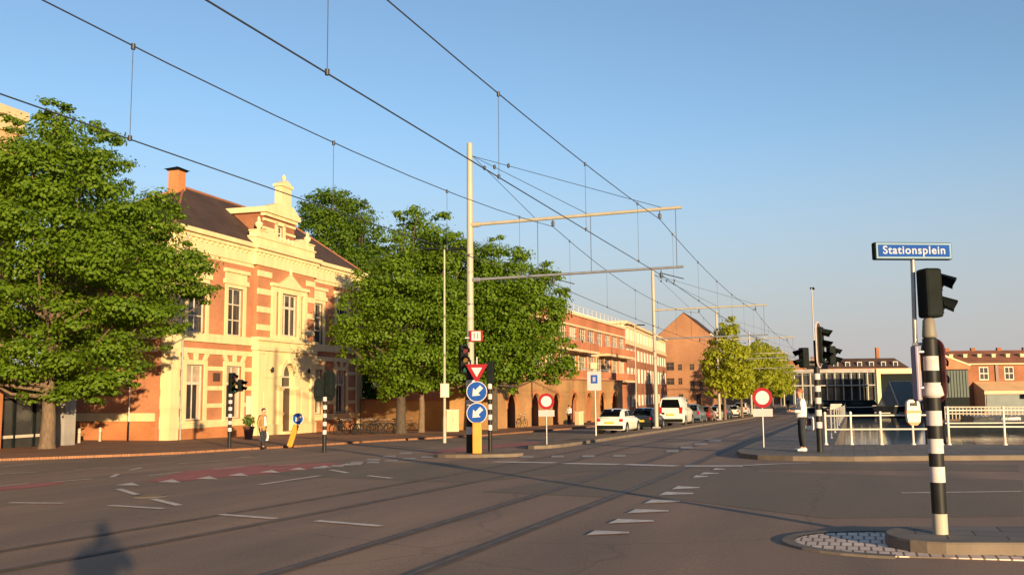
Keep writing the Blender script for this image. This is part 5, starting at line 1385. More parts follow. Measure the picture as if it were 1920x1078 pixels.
# middle light
q = G(608,848,0.0)
t = thing('traffic_light', 'traffic light with dark square backboards before the right windows of the ornate mansion', 'traffic light', q, YAW, TLG)
zz = 0.7; bands = [(zz,0)]
for k in range(9): zz += 0.16; bands.append((zz, 1 if k % 2 == 0 else 0))
banded_pole(t, bands, 0.08)
signal_head(t, (0.16,0.0,2.6), R(165), 3, 0.3, 0.27, 'dark', None, 0.22, 0.56)
signal_head(t, (-0.24,-0.05,2.42), R(215), 2, 0.28, 0.27, 'dark', None, 0.22, 0.42)
b = MB(); b.tube((-0.24,0,2.15),(0.16,0,2.15),0.03); b.build('bracket', M['black'], t)
# lights of the pole island
q = gp3(-11.35, 29.75, 0.1)
t = thing('traffic_light', 'thin banded traffic light pole just right of the blue arrow signs', 'traffic light', q, YAW, TLG)
zz = 0.72; bands = [(zz,0)]
for k in range(9): zz += 0.17; bands.append((zz, 1 if k % 2 == 0 else 0))
banded_pole(t, bands, 0.07)
signal_head(t, (0.02,0.02,2.62), R(170), 3, 0.24, 0.24, None, None, 0.2)
q = gp3(-11.98, 29.1, 0.1)
t = thing('traffic_light', 'black traffic light head hung on the tall pole left of the give-way triangle', 'traffic light', (q.x, q.y, q.z+2.55), YAW, TLG)
signal_head(t, (-0.03,-0.28,0.5), R(28), 3, 0.27, 0.3, None, None, 0.24)
b = MB(); b.tube((0.05,0,0.3),(-0.03,-0.2,0.3),0.02); b.tube((0.05,0,0.75),(-0.03,-0.2,0.75),0.02); b.build('bracket', M['black'], t)

# ------------------------------------------------------------------ signs
def ring_disc(t, name, c, r, mats, ringw=0.0, y=-0.03, tilt=None):
    """round plate facing -y: rim colour, face colour"""
    b = MB(); c = Vector(c); nrm = Vector((0,1,0))
    b.tube(c+Vector((0,y,0)), c+Vector((0,y+0.02,0)), r, r, 28, 0, True, False)
    b.tube(c+Vector((0,y-0.003,0)), c+Vector((0,y+0.001,0)), r-ringw, r-ringw, 28, 1, True, False)
    return b.build(name, mats, t)
def arrow(parent, c, s, y, ang):
    pts = [(-0.5,0),(0.0,0.42),(0.0,0.17),(0.55,0.17),(0.55,-0.17),(0.0,-0.17),(0.0,-0.42)]
    ca, sa = math.cos(ang), math.sin(ang)
    P = [(c[0]+s*(x*ca-z*sa), c[2]+s*(x*sa+z*ca)) for x, z in pts]
    b = MB(); b.prism_xz(P[::-1], y-0.003, y)
    return b.build('arrow', M['swhite'], parent)
q = gp3(-11.42, 28.75, 0.1)
t = thing('arrow_signs', 'yellow post with two round blue arrow signs one above the other', 'sign', q, YAW)
b = MB(); b.rbox((0,0.05,0.5),(0.30,0.2,1.0),0.03); b.build('post', M['syellow'], t)
b = MB(); b.tube((0,0.1,0.99),(0,0.1,3.1),0.03); b.build('pole', M['steel'], t)
for z in (1.98, 1.29):
    dsc = ring_disc(t, 'round_sign', (0,0,z), 0.335, [M['swhite'], M['blue']], 0.022)
    arrow(dsc, (0,0,z), 0.40, -0.036, R(45))
t = thing('give_way_sign', 'red and white give-way triangle above the blue arrow signs', 'sign', (q.x, q.y, q.z+2.35), YAW)
b = MB(); TR = lambda r_: [(r_*math.sin(a), 0.3+r_*math.cos(a)) for a in (R(180), R(60), R(-60))]
b.prism_xz(TR(0.42), -0.03, -0.01, 0); b.prism_xz(TR(0.20), -0.034, -0.029, 1); b.build('plate', [M['sred'], M['swhite']], t)
b = MB(); b.bx(-0.04,0.04,-0.01,0.07,0.1,0.5); b.build('bracket', M['steel'], t)
t = thing('number_plate_sign', 'small pale plate with red edges high on the tall banded pole', 'sign', gp3(PX, 29.4, 3.75), YAW)
b = MB(); b.bx(-0.02,0.42,-0.20,-0.18,0,0.36); b.bx(0.05,0.35,-0.204,-0.199,0.03,0.33,1); b.bx(-0.17,0.17,-0.18,0.0,0.1,0.14,2); b.build('plate', [M['sred'], M['swhite'], M['steel']], t)
b = MB(); b.bx(0.12,0.15,-0.207,-0.203,0.08,0.28); b.bx(0.24,0.27,-0.207,-0.203,0.08,0.28); b.build('marks', M['dredpaint'], t)

def no_entry(q, lab, hz, r_=0.31, rz=YAW):
    t = thing('no_entry_sign', lab, 'sign', q, rz, 'round no-vehicles signs')
    b = MB(); b.tube((0,0,-0.1),(0,0,hz+0.25),0.028,0.028,8); b.build('post', M['steel'], t)
    ring_disc(t, 'round_plate', (0,0,hz), r_, [M['sred'], M['swhite']], 0.105, -0.055)
    b = MB(); b.bx(-0.31,0.31,-0.05,-0.035,hz-r_-0.27,hz-r_-0.03); pl = b.build('under_plate', M['board'], t)
    b = MB(); b.bx(-0.2,0.2,-0.053,-0.05,hz-r_-0.13,hz-r_-0.10); b.bx(-0.14,0.14,-0.053,-0.05,hz-r_-0.2,hz-r_-0.17); b.build('marks', M['grey'], pl)
    return t
no_entry(gp3(-11.2,35.5,0.12), 'red-rimmed round no-vehicles sign on the tip of the tan median', 1.65)
no_entry(G(1432,838,0.12), 'red-rimmed round no-vehicles sign on the corner pavement left of the man in white', 1.55, 0.32)
q = gp3(-12.3, 47.3, 0.0)
t = thing('parking_sign', 'white board with dark blue square on a slim post near the white hatchback', 'sign', q, YAW)
b = MB(); b.tube((0,0,-0.1),(0,0,3.75),0.035,0.03,8); b.build('post', M['white'], t)
b = MB(); b.rbox((-0.05,-0.06,2.85),(0.72,0.03,0.98),0.012); bd = b.build('board', M['board'], t)
b = MB(); b.bx(-0.23,0.12,-0.079,-0.0755,2.72,3.15); b.bx(-0.13,0.02,-0.082,-0.079,2.82,3.05,1); b.build('pictogram', [M['blue'], M['lilac']], bd)
b = MB(); b.rbox((-0.05,-0.02,3.62),(0.34,0.14,0.32),0.02); b.build('box', M['cream2'], t)
# tilted yellow bollard
q = G(543,836,0.11)
t = thing('bollard_sign', 'knocked-over leaning yellow bollard with small blue arrow disc before the mansion', 'sign', q, YAW)
rot = Matrix.Rotation(R(17), 3, 'Y')
b = MB(); b.rbox(rot @ Vector((0,0,0.48)),(0.24,0.16,1.0),0.03,0,rot); b.build('post', M['syellow'], t)
cc = rot @ Vector((0,0,1.25)); dsc = ring_disc(t, 'round_sign', (cc.x,-0.04,cc.z), 0.26, [M['swhite'], M['blue']], 0.035)
arrow(dsc, (cc.x,0,cc.z), 0.32, -0.076, R(45))
# sign post at the mansion's side
q = gp3(-43.3, 50.8, 0.11); q = at(240,823,57.5); q.z = gz(q.x,q.y)+0.11
t = thing('sign_post', 'thin pole with two small white signs beside the big linden', 'sign', q, YAW)
b = MB(); b.tube((0,0,-0.1),(0,0,1.2),0.05,0.05,8,1); b.tube((0,0,1.2),(0,0,4.2),0.035,0.035,8,0); b.build('post', [M['white'], M['dark']], t)
for z in (3.95, 3.6):
    b = MB(); b.rbox((-0.12,-0.06,z),(0.4,0.02,0.26),0.01); b.build('plate', M['swhite'], t)

# ------------------------------------------------------------------ railings
def railing(label, pts, h, mt='white', rm=0.028):
    a = pts[0]; t = thing('railing', label, 'railing', a)
    L0 = [p - a for p in pts]
    for p in L0:
        b = MB(); b.tube(p+Vector((0,0,-0.05)), p+Vector((0,0,h)), 0.036, 0.034, 8); b.lathe([(0.07,0),(0.07,0.03),(0.045,0.05)], 10, 0, p)
        b.lathe([(0.036,0),(0.05,0.03),(0.036,0.07),(0.01,0.085)], 10, 0, p+Vector((0,0,h)))
        b.build('post', M[mt], t)
    for z in (h-0.05, h*0.5):
        b = MB(); b.pipe([p+Vector((0,0,z)) for p in L0], rm, 8); b.build('rail', M[mt], t)
    return t
railing('white two-rail railing by the water, left of the near banded pole', [G(x,833.5,0.12) for x in (1549,1597,1653,1713,1766)], 0.98)
rp = [G(1653,832.5,0.12)] ; 
rb = [G(1780,833.5,0.12), G(1885,834,0.12)]
stp = rb[1]-rb[0]
railing('higher white railing along the bridge pavement right of the near banded pole', rb + [gp3(rb[1].x+stp.x*k, rb[1].y+stp.y*k, 0.12) for k in (1,2,3,4,5,6,7,8)], 1.12)
railing('long grey railing running away along the canal quay', [gp3(-0.8, 39.0+7.5*k, 0.12) for k in range(16)], 1.0, 'grey', 0.012)
q = G(1712,834,0.12)
t = thing('lifebuoy_case', 'white lifebuoy case with orange rim and dark slot on the water railing', 'lifebuoy case', (q.x, q.y, q.z), YAW)
b = MB()
prof = [(-0.19,0.72),(0.19,0.72),(0.22,0.95),(0.20,1.34),(0.13,1.42),(-0.13,1.42),(-0.20,1.34),(-0.22,0.95)]
b.prism_xz(prof, -0.2, -0.05, 0); b.build('case', M['white'], t)
b = MB(); b.rbox((0,-0.21,1.27),(0.22,0.03,0.1),0.01); b.build('slot', M['black'], t)
b = MB(); b.prism_xz([(-0.1,0.62),(0.1,0.62),(0.19,0.715),(-0.19,0.715)], -0.19, -0.06); b.prism_xz([(-0.235,1.0),(0.235,1.0),(0.23,1.08),(-0.23,1.08)], -0.215, -0.045); b.build('rim', M['orange'], t)

# ------------------------------------------------------------------ bollards, planter, cabinets
BG = 'low posts on the left pavement'
def bollard(q, lab):
    t = thing('bollard', lab, 'bollard', q, 0, BG)
    b = MB(); b.lathe([(0.09,-0.05),(0.085,0.7),(0.095,0.72),(0.095,0.78),(0.05,0.84)], 12); b.build('post', M['pole'], t)
    b = MB(); b.lathe([(0.089,0.6),(0.089,0.67)], 12); b.build('band', M['offwhite'], t)
    return t
b0 = None
for px, py, lab in ((13,838,'short post at the far left edge of the pavement'),(54,828,'short post just left of the big linden trunk'),(148,830,'short post before the grey end pier of the shop wing'),(187,827,'short post before the brick side wall of the mansion')):
    q = G(px, py, 0.11)
    if b0 is None: b0 = bollard(q, lab)
    else: dup(b0, q, label=lab)
q = G(466,823,0.11)
t = thing('planter', 'dark tall planter with small bush at the mansion front', 'planter', q)
b = MB(); b.lathe([(0.22,0),(0.3,0.6),(0.36,0.75),(0.3,0.76)], 12); b.build('pot', M['terracotta'], t)
vs = []; fs = []
for k in range(260):
    d = RNG.normal(size=3); d /= np.linalg.norm(d); c = Vector((0,0,1.1))+Vector(d)*0.38*RNG.random()**0.4
    a = Vector(RNG.normal(size=3)).normalized(); b_ = a.orthogonal().normalized(); o_ = len(vs)
    vs += [c-a*0.07, c+b_*0.05, c+a*0.07, c-b_*0.05]; fs.append((o_,o_+1,o_+2,o_+3))
b = MB(); b.add(vs, fs); b.build('bush', M['leaf_d'], t)
def cabinet(q, lab, w_, h, rz):
    t = thing('utility_cabinet', lab, 'cabinet', q, rz)
    b = MB(); b.rbox((0,0,h/2),(w_,0.45,h),0.03); b.build('case', M['cream2'], t)
    b = MB(); b.bx(-w_/2-0.04,w_/2+0.04,-0.27,0.27,h,h+0.06); b.build('lid', M['offwhite'], t)
    b = MB(); b.bx(-0.01,0.01,-0.232,-0.224,0.1,h-0.1); b.bx(0.04,0.07,-0.245,-0.224,h*0.5,h*0.5+0.14); b.build('door_gap', M['grey'], t)
q = at(849,808,66); q.z = gz(q.x,q.y)+0.11; cabinet(q, 'cream utility cabinet right of the slim street lamp', 0.85, 1.45, YAW)
q = at(1086,795,82); q.z = gz(q.x,q.y)+0.05; cabinet(q, 'cream utility cabinet before the arches left of the white hatchback', 0.75, 1.15, R(75))
# ------------------------------------------------------------------ vehicles
def car(label, loc, rz, paint, prof, L, W, style='hatch', group='cars parked beside the tram track', cat='car', name='parked_car', rear_plate=True):
    """prof: side outline stations (x from tail to nose, lower body top, roof or None)"""
    t = thing(name, label, cat, loc, rz, group)
    hw = W/2
    # lower body: loft of rounded cross-sections, wheel arches cut as dark discs behind the wheels
    sec = []
    for x, zb, zt, k in prof['body']:
        h = hw*k
        sec.append([(x,-h*0.94,zb),(x,-h,zb+0.12),(x,-h*1.0,(zb+zt)/2),(x,-h*0.975,zt-0.06),(x,-h*0.90,zt),(x,0,zt+0.02),(x,h*0.90,zt),(x,h*0.975,zt-0.06),(x,h*1.0,(zb+zt)/2),(x,h,zb+0.12),(x,h*0.94,zb)])
    b = MB(); n = 11; vs = [v for s in sec for v in s]
    fs = [(i*n+j,(i+1)*n+j,(i+1)*n+j+1,i*n+j+1) for i in range(len(sec)-1) for j in range(n-1)]
    fs += [((i)*n+n-1,(i+1)*n+n-1,(i+1)*n,i*n) for i in range(len(sec)-1)]
    b.add(vs, fs, 0, True); m_ = (len(sec)-1)*n
    b.add(sec[0], [tuple(range(n))]); b.add(sec[-1], [tuple(range(n-1,-1,-1))])
    # greenhouse
    g = prof['cabin']; cs = []
    for x, zb, zt in g: cs.append([(x,-hw*0.88,zb),(x,-hw*0.80+(-0.0),(zb+zt)/2+0.05),(x,-hw*0.70,zt-0.03),(x,-hw*0.6,zt),(x,0,zt+0.03),(x,hw*0.6,zt),(x,hw*0.70,zt-0.03),(x,hw*0.80,(zb+zt)/2+0.05),(x,hw*0.88,zb)])
    n2 = 9; vs = [v for s in cs for v in s]
    b.add(vs, [(i*n2+j,(i+1)*n2+j,(i+1)*n2+j+1,i*n2+j+1) for i in range(len(cs)-1) for j in range(n2-1)], 0, True)
    b.add(cs[0], [tuple(range(n2))]); b.add(cs[-1], [tuple(range(n2-1,-1,-1))])
    b.build('body', paint, t)
    def glassq(nm, pts, off):
        q = MB(); o_ = Vector(off); q.add([Vector(p)+o_ for p in pts], [tuple(range(len(pts)))]); q.add([Vector(p)+o_ for p in pts], [tuple(range(len(pts)-1,-1,-1))]); q.build(nm, M['glass_c'], t)
    for nm, quad in prof['side_glass'].items():
        for s in (-1, 1):
            pts = []
            for x, z, f_ in quad: pts.append((x, s*hw*f_, z))
            glassq('side_window', pts, (0, s*0.012, 0))
    def strip_glass(nm, sts, dx):
        q = MB(); vs = []
        for k, (x, zb, zt) in enumerate(sts):
            wd = hw*(0.68 if k == 0 else 0.63)
            vs += [(x+dx*(0.4 if k == 2 else 1), -wd, zt+0.022+(0.02 if k == 0 else 0)), (x+dx*(0.4 if k == 2 else 1), wd, zt+0.022+(0.02 if k == 0 else 0))]
        q.add(vs, [(0,1,3,2),(2,3,5,4)]); q.add(vs, [(2,3,1,0),(4,5,3,2)]); q.build(nm, M['glass_c'], t)
    if style == 'van':
        (x0,z0),(x1,z1) = prof['rear_glass']; glassq('rear_window', [(x0,-hw*0.76,z0),(x0,hw*0.76,z0),(x1,hw*0.62,z1),(x1,-hw*0.62,z1)], (-0.014,0,0.01))
    else: strip_glass('rear_window', g[:3], -0.02)
    strip_glass('windscreen', g[:-4:-1], 0.02)
    for x in prof['wheels']:
        for s in (-1, 1):
            wr = prof.get('wr', 0.31)
            w_ = MB(); w_.tube((x,s*(hw-0.19),wr),(x,s*(hw+0.008),wr),wr,wr,20,0); wh_ = w_.build('wheel', M['tyre'], t)
            r_ = MB(); r_.tube((x,s*(hw+0.002),wr),(x,s*(hw+0.016),wr),wr*0.66,wr*0.6,18,0)
            r_.tube((x,s*(hw+0.01),wr),(x,s*(hw+0.026),wr),wr*0.18,wr*0.15,10,0); r_.build('rim', M['rim'], wh_)
            a_ = MB(); a_.tube((x,s*(hw-0.25),wr+0.02),(x,s*(hw+0.003),wr+0.02),wr*1.2,wr*1.2,20,0); a_.build('wheel_arch', M['black'], t)
    xt, xn = prof['body'][0][0], prof['body'][-1][0]; zl = prof['lampz']
    for s in (-1, 1):
        l = MB(); l.rbox((xt+0.02,s*hw*0.80,zl),(0.09,hw*0.26,prof['lamph']),0.02); l.build('tail_light', M['lamp_red'], t)
        l = MB(); l.rbox((xn-0.06,s*hw*0.72,0.68 if style != 'van' else 0.8),(0.16,hw*0.3,0.15),0.03); l.build('headlight', M['lamp_clear'], t)
        mr = MB(); mr.rbox((prof['wind'][0][0]-0.25,s*(hw+0.09),prof['wind'][0][1]+0.08),(0.1,0.2,0.14),0.03); mr.build('mirror', M['dark'], t)
    bp = MB(); bp.rbox((xt-0.01,0,0.40),(0.14,W*0.94,0.22),0.04); bp.build('rear_bumper', M['dark'] if prof.get('darkbump', True) else paint, t)
    bp = MB(); bp.rbox((xn+0.0,0,0.40),(0.14,W*0.92,0.22),0.04); bp.build('front_bumper', M['dark'], t)
    pl = MB(); pl.rbox((xt-0.055,0,prof['platez']),(0.02,0.52,0.115),0.004); p_ = pl.build('number_plate', M['plate'], t)
    return t
HATCH = dict(body=[(-1.95,0.30,0.86,0.90),(-1.88,0.24,0.94,0.97),(-1.4,0.22,0.95,1.0),(0.55,0.22,0.93,1.0),(1.1,0.22,0.88,0.99),(1.6,0.24,0.80,0.95),(1.88,0.28,0.68,0.86)],
    cabin=[(-1.86,0.9,0.96),(-1.55,0.9,1.24),(-1.25,0.9,1.38),(-0.6,0.9,1.42),(0.15,0.9,1.38),(0.62,0.9,1.12),(0.98,0.88,0.92)],
    side_glass=dict(a=[(-1.35,1.0,0.868),(-0.55,1.0,0.868),(-0.55,1.32,0.745),(-1.1,1.30,0.752)], b=[(-0.47,1.0,0.868),(0.62,1.0,0.868),(0.15,1.32,0.745),(-0.47,1.32,0.745)]),
    rear_glass=((-1.84,0.98),(-1.3,1.37)), wind=((0.95,0.95),(0.2,1.37)), wheels=(-1.25,1.22), lampz=0.80, lamph=0.16, platez=0.66)
SALOON = dict(body=[(-2.15,0.30,0.84,0.88),(-2.05,0.24,0.92,0.95),(-1.5,0.22,0.95,1.0),(0.6,0.22,0.93,1.0),(1.2,0.22,0.88,0.99),(1.8,0.24,0.80,0.95),(2.1,0.28,0.66,0.84)],
    cabin=[(-1.75,0.9,0.95),(-1.35,0.9,1.25),(-0.9,0.9,1.40),(-0.3,0.9,1.43),(0.25,0.9,1.38),(0.7,0.9,1.12),(1.05,0.88,0.92)],
    side_glass=dict(a=[(-1.3,1.0,0.868),(-0.45,1.0,0.868),(-0.45,1.34,0.74),(-0.95,1.32,0.745)], b=[(-0.37,1.0,0.868),(0.7,1.0,0.868),(0.25,1.33,0.742),(-0.37,1.34,0.74)]),
    rear_glass=((-1.7,0.99),(-1.0,1.38)), wind=((1.02,0.95),(0.3,1.37)), wheels=(-1.35,1.32), lampz=0.78, lamph=0.15, platez=0.62)
MPV = dict(body=[(-2.05,0.30,1.0,0.92),(-1.98,0.24,1.06,0.98),(-1.5,0.22,1.07,1.0),(0.7,0.22,1.03,1.0),(1.3,0.22,0.97,0.99),(1.8,0.24,0.88,0.95),(2.05,0.28,0.74,0.86)],
    cabin=[(-1.98,1.0,1.08),(-1.85,1.0,1.45),(-1.6,1.0,1.58),(-0.6,1.0,1.64),(0.35,1.0,1.58),(0.9,1.0,1.28),(1.35,0.95,1.0)],
    side_glass=dict(a=[(-1.6,1.12,0.86),(-0.5,1.12,0.86),(-0.5,1.5,0.75),(-1.5,1.48,0.755)], b=[(-0.42,1.12,0.86),(0.9,1.1,0.86),(0.35,1.5,0.75),(-0.42,1.5,0.75)]),
    rear_glass=((-1.93,1.12),(-1.72,1.52)), wind=((1.3,1.04),(0.4,1.56)), wheels=(-1.3,1.3), lampz=0.95, lamph=0.3, platez=0.72, wr=0.32)
VAN = dict(body=[(-2.1,0.32,1.08,0.95),(-2.04,0.26,1.12,1.0),(-1.4,0.24,1.13,1.0),(0.8,0.24,1.12,1.0),(1.35,0.24,1.05,0.99),(1.8,0.26,0.95,0.94),(2.05,0.3,0.8,0.86)],
    cabin=[(-2.06,1.08,1.80),(-1.98,1.08,1.86),(-1.2,1.08,1.90),(0.0,1.08,1.89),(0.55,1.08,1.82),(1.0,1.08,1.45),(1.4,1.02,1.1)],
    side_glass=dict(a=[(0.0,1.2,0.86),(1.0,1.18,0.86),(0.55,1.7,0.735),(0.0,1.74,0.73)]),
    rear_glass=((-2.07,1.2),(-2.065,1.74)), wind=((1.36,1.12),(0.6,1.8)), wheels=(-1.3,1.32), lampz=1.05, lamph=0.42, platez=0.78, wr=0.33)
CX = -13.0
white_p, dark_p, grey_p, red_p, navy_p, silver_p = (paintmat('white_car_paint', (0.74,0.68,0.56)), paintmat('black_car_paint', (0.018,0.02,0.022)), paintmat('grey_blue_car_paint', (0.10,0.13,0.15)),
    paintmat('dark_red_car_paint', (0.16,0.03,0.02)), paintmat('navy_car_paint', (0.025,0.035,0.06)), paintmat('silver_car_paint', (0.45,0.43,0.40)))
c_h = car('white hatchback parked nearest in the row, with yellow rear plate', gp3(CX+0.05, 55.3), R(87), white_p, HATCH, 3.9, 1.66)
car('black estate car parked between the white hatchback and the white van', gp3(CX, 63.6), R(90), dark_p, SALOON, 4.3, 1.72)
vn = car('tall white van with dark rear window, right of the second overhead line pole', gp3(CX+0.1, 74.6), R(89), white_p, VAN, 4.2, 1.74, 'van', 'cars parked beside the tram track', 'van', 'parked_van')
vn.scale = (1.15, 1.12, 1.17)
car('grey-blue tall car parked just beyond the white van', gp3(CX+0.1, 83.2), R(90), grey_p, MPV, 4.1, 1.74)
car('dark red car parked second beyond the white van', gp3(CX+0.1, 89.4), R(91), red_p, SALOON, 4.3, 1.72)
car('silver hatchback parked just left of the third overhead line pole', gp3(CX+0.1, 95.6), R(90), silver_p, HATCH, 3.9, 1.66)
car('dark blue car parked mostly behind the third overhead line pole', gp3(CX+0.1, 102.6), R(89), navy_p, MPV, 4.1, 1.74)
car('pale hatchback parked right of the third overhead line pole', gp3(CX+0.1, 112.6), R(90), white_p, HATCH, 3.9, 1.66)
car('silver tall car at the far end of the parked row', gp3(CX+0.1, 121.5), R(90), silver_p, MPV, 4.1, 1.74)

# ------------------------------------------------------------------ bicycles
def make_bike(label):
    t = thing('bicycle', label, 'bicycle', (0,0,0), 0, 'bicycles parked by the mansion')
    for x in (-0.53, 0.53):
        w_ = MB(); k = 22; r_ = 0.33
        w_.pipe([(x+r_*math.cos(2*PI*i/k), 0, 0.35+r_*math.sin(2*PI*i/k)) for i in range(k+1)], 0.018, 6)
        for i in range(9):
            a = 2*PI*i/9; w_.tube((x,0.02,0.35),(x+r_*math.cos(a),0,0.35+r_*math.sin(a)),0.003,0.003,3,0,False)
        w_.tube((x,-0.04,0.35),(x,0.04,0.35),0.025)
        w_.build('wheel', M['tyre'], t)
    f = MB(); bb = (-0.08,0,0.30); st_ = (-0.2,0,0.82); hd = (0.34,0,0.85)
    for a, c in ((bb,st_),(bb,(0.36,0,0.72)),(st_,hd),(bb,(-0.53,0,0.35)),(st_,(-0.53,0,0.35)),((0.33,0,0.95),(0.53,0,0.35))): f.tube(a, c, 0.016, 0.016, 6)
    f.build('frame', M['black'], t)
    h = MB(); h.pipe([(0.18,-0.28,1.02),(0.3,-0.2,1.05),(0.33,0,1.0),(0.3,0.2,1.05),(0.18,0.28,1.02)], 0.013, 6); h.tube((0.33,0,0.93),(0.33,0,1.02),0.014); h.build('handlebar', M['rim'], t)
    s = MB(); s.rbox((-0.23,0,0.95),(0.26,0.15,0.06),0.025); s.tube((-0.2,0,0.8),(-0.22,0,0.93),0.013); s.build('saddle', M['wood'], t)
    m_ = MB(); 
    for x in (-0.53,): m_.pipe([(x+0.37*math.cos(a), 0, 0.35+0.37*math.sin(a)) for a in [R(20+14*i) for i in range(13)]], 0.02, 5)
    m_.bx(-0.85,-0.4,-0.07,0.07,0.72,0.74); m_.build('mudguard', M['black'], t)
    return t
bk = make_bike('dark bicycle in the crowded row before the right end of the mansion')
first = True
A_, B_ = G(632,815,0.11), G(752,812,0.11)
for i in range(13):
    p = A_.lerp(B_, i/12+0.02*math.sin(i*2.3)); p += Vector((math.sin(i*1.7)*0.5, math.cos(i*2.9)*0.4, 0)); p.z = gz(p.x,p.y)+0.11; rz = R(20+((i*67) % 70)-25+(180 if i % 3 == 1 else 0))
    if first: bk.location = p; bk.rotation_euler = (0,0,rz); first = False
    else: dup(bk, p, rz)
for px, py, lab, rz in ((172,824,'bicycle leaning by the mansion side wall, left of the pair',70),(200,822,'bicycle leaning by the mansion side wall, right of the pair',95),(979,802,'bicycle standing before the arcaded wall',80)):
    p = G(px,py,0.11); o = dup(bk, p, R(rz), lab)
# ------------------------------------------------------------------ people
def skin(verts, edges, radii, sub=1):
    me = bpy.data.meshes.new('skin'); me.from_pydata([tuple(v) for v in verts], edges, [])
    ob = bpy.data.objects.new('skin', me); COL.objects.link(ob)
    ob.modifiers.new('s', 'SKIN')
    sv = me.skin_vertices[0].data
    for i, r_ in enumerate(radii): sv[i].radius = r_ if isinstance(r_, tuple) else (r_, r_)
    sv[0].use_root = True
    s = ob.modifiers.new('d', 'SUBSURF'); s.levels = sub; s.render_levels = sub
    ev = ob.evaluated_get(bpy.context.evaluated_depsgraph_get())
    out = bpy.data.meshes.new_from_object(ev)
    V = [v.co.copy() for v in out.vertices]; F = [tuple(p.vertices) for p in out.polygons]
    bpy.data.objects.remove(ob); bpy.data.meshes.remove(me); bpy.data.meshes.remove(out)
    return V, F
class Sk:
    def __init__(s): s.v, s.e, s.r = [], [], []
    def n(s, p, r_, par=None):
        s.v.append(Vector(p)); s.r.append(r_); i = len(s.v)-1
        if par is not None: s.e.append((par, i))
        return i
def person(label, loc, rz, arms, legs, mats, hair=True, jacket_open=False, head_pitch=0.0, coat_len=0.0, glabel=None, lean=0.0):
    """figure facing local +x. arms: per side (elbow, wrist, finger direction); legs: per side (knee, ankle, toe)"""
    t = thing('person', label, 'person', loc, rz)
    LX = lambda z: lean*max(0, z-0.9)
    S = Sk()
    pel = S.n((0,0,0.96), (0.10,0.125))
    wa = S.n((LX(1.12),0,1.12), (0.088,0.11), pel); chs = S.n((LX(1.33)+0.01,0,1.33), (0.095,0.13), wa); nk = S.n((LX(1.48),0,1.485), 0.058, chs)
    hx = LX(1.6)+0.03
    h1 = S.n((hx-0.005,0,1.565), (0.082,0.07), nk); h2 = S.n((hx,0,1.65), (0.108,0.088), h1); h3 = S.n((hx-0.01,0,1.735), (0.08,0.072), h2)
    for s, (el, wr, fd) in arms.items():
        sh = S.n((LX(1.42),s*0.165,1.41), 0.034, chs); e = S.n(el, 0.036, sh); w_ = S.n(wr, 0.028, e)
        fd = Vector(fd).normalized(); pm = S.n(Vector(wr)+fd*0.07, (0.036,0.02), w_)
    for s, (kn, an, toe) in legs.items():
        hp = S.n((0,s*0.095,0.88), 0.078, pel); k = S.n(kn, 0.06, hp); a = S.n(an, 0.042, k); to = S.n(toe, 0.034, a)
    V, F = skin(S.v, S.e, S.r, 2)
    b = MB(); b.add(V, F, 0, True)
    # fingers, nose, ears
    for s, (el, wr, fd) in arms.items():
        fd = Vector(fd).normalized(); side = fd.cross(Vector((0,0,1)))
        if side.length < 0.3: side = Vector((1,0,0))
        side.normalize(); dn = fd.cross(side).normalized()
        if dn.z > 0: dn = -dn
        base = Vector(wr)+fd*0.07
        for k, (o_, ln) in enumerate(((-0.027,0.062),(-0.009,0.072),(0.009,0.07),(0.027,0.055))):
            p0 = base+side*o_; b.pipe([p0, p0+fd*(ln*0.6)+dn*0.008, p0+fd*ln*0.95+dn*0.03], [0.0095,0.0085,0.006], 6)
        p0 = Vector(wr)+fd*0.03+side*0.03*s; b.pipe([p0, p0+side*0.028*s+fd*0.03, p0+side*0.03*s+fd*0.06], [0.011,0.01,0.007], 6)
    b.pipe([(hx+0.070,0,1.675),(hx+0.094,0,1.638),(hx+0.075,0,1.622)], [0.008,0.015,0.010], 6)
    for s in (-1,1):
        b.pipe([(hx-0.01,s*0.072,1.665),(hx-0.018,s*0.088,1.65),(hx-0.005,s*0.074,1.62)], [0.008,0.016,0.007], 6)
        b.lathe([(0.004,-0.008),(0.010,0),(0.004,0.008)], 8, 1, (hx+0.070,s*0.03,1.668))
    b.rbox((hx+0.072,0,1.595),(0.016,0.045,0.008),0.003,2)
    b.build('body', [mats['skin'], M['white'], M['sred']], t)
    # clothing
    C = Sk(); c0 = C.n((0,0,0.84-coat_len), (0.165,0.20)); c1 = C.n((LX(1.12),0,1.10), (0.145,0.18), c0); c2 = C.n((LX(1.33)+0.01,0,1.33), (0.15,0.205), c1); c3 = C.n((LX(1.46),0,1.475), 0.095, c2)
    for s, (el, wr, fd) in arms.items():
        sh = C.n((LX(1.42),s*0.18,1.415), 0.095, c2); e = C.n(el, 0.068, sh)
        el_, wr_ = Vector(el), Vector(wr)
        C.n(el_.lerp(wr_, 0.9 if mats.get('long', True) else 0.1), 0.046 if mats.get('long', True) else 0.06, e)
    V, F = skin(C.v, C.e, C.r, 2); b = MB(); b.add(V, F, 0, True); b.build(mats.get('topname', 'shirt'), mats['top'], t)
    if jacket_open:
        b = MB(); b.rbox((0.135+LX(1.2),0,1.2),(0.06,0.13,0.42),0.025,0,Matrix.Rotation(R(-3),3,'Y')); b.build('shirt', M['shirt'], t)
    P = Sk(); p0 = P.n((0,0,0.98), (0.128,0.158))
    for s, (kn, an, toe) in legs.items():
        hp = P.n((0,s*0.1,0.86), 0.105, p0); k = P.n(kn, 0.082, hp); a = P.n(Vector(an)+Vector((0,0,0.02)), 0.07, k)
    V, F = skin(P.v, P.e, P.r, 2); b = MB(); b.add(V, F, 0, True); b.build('trousers', mats['legs'], t)
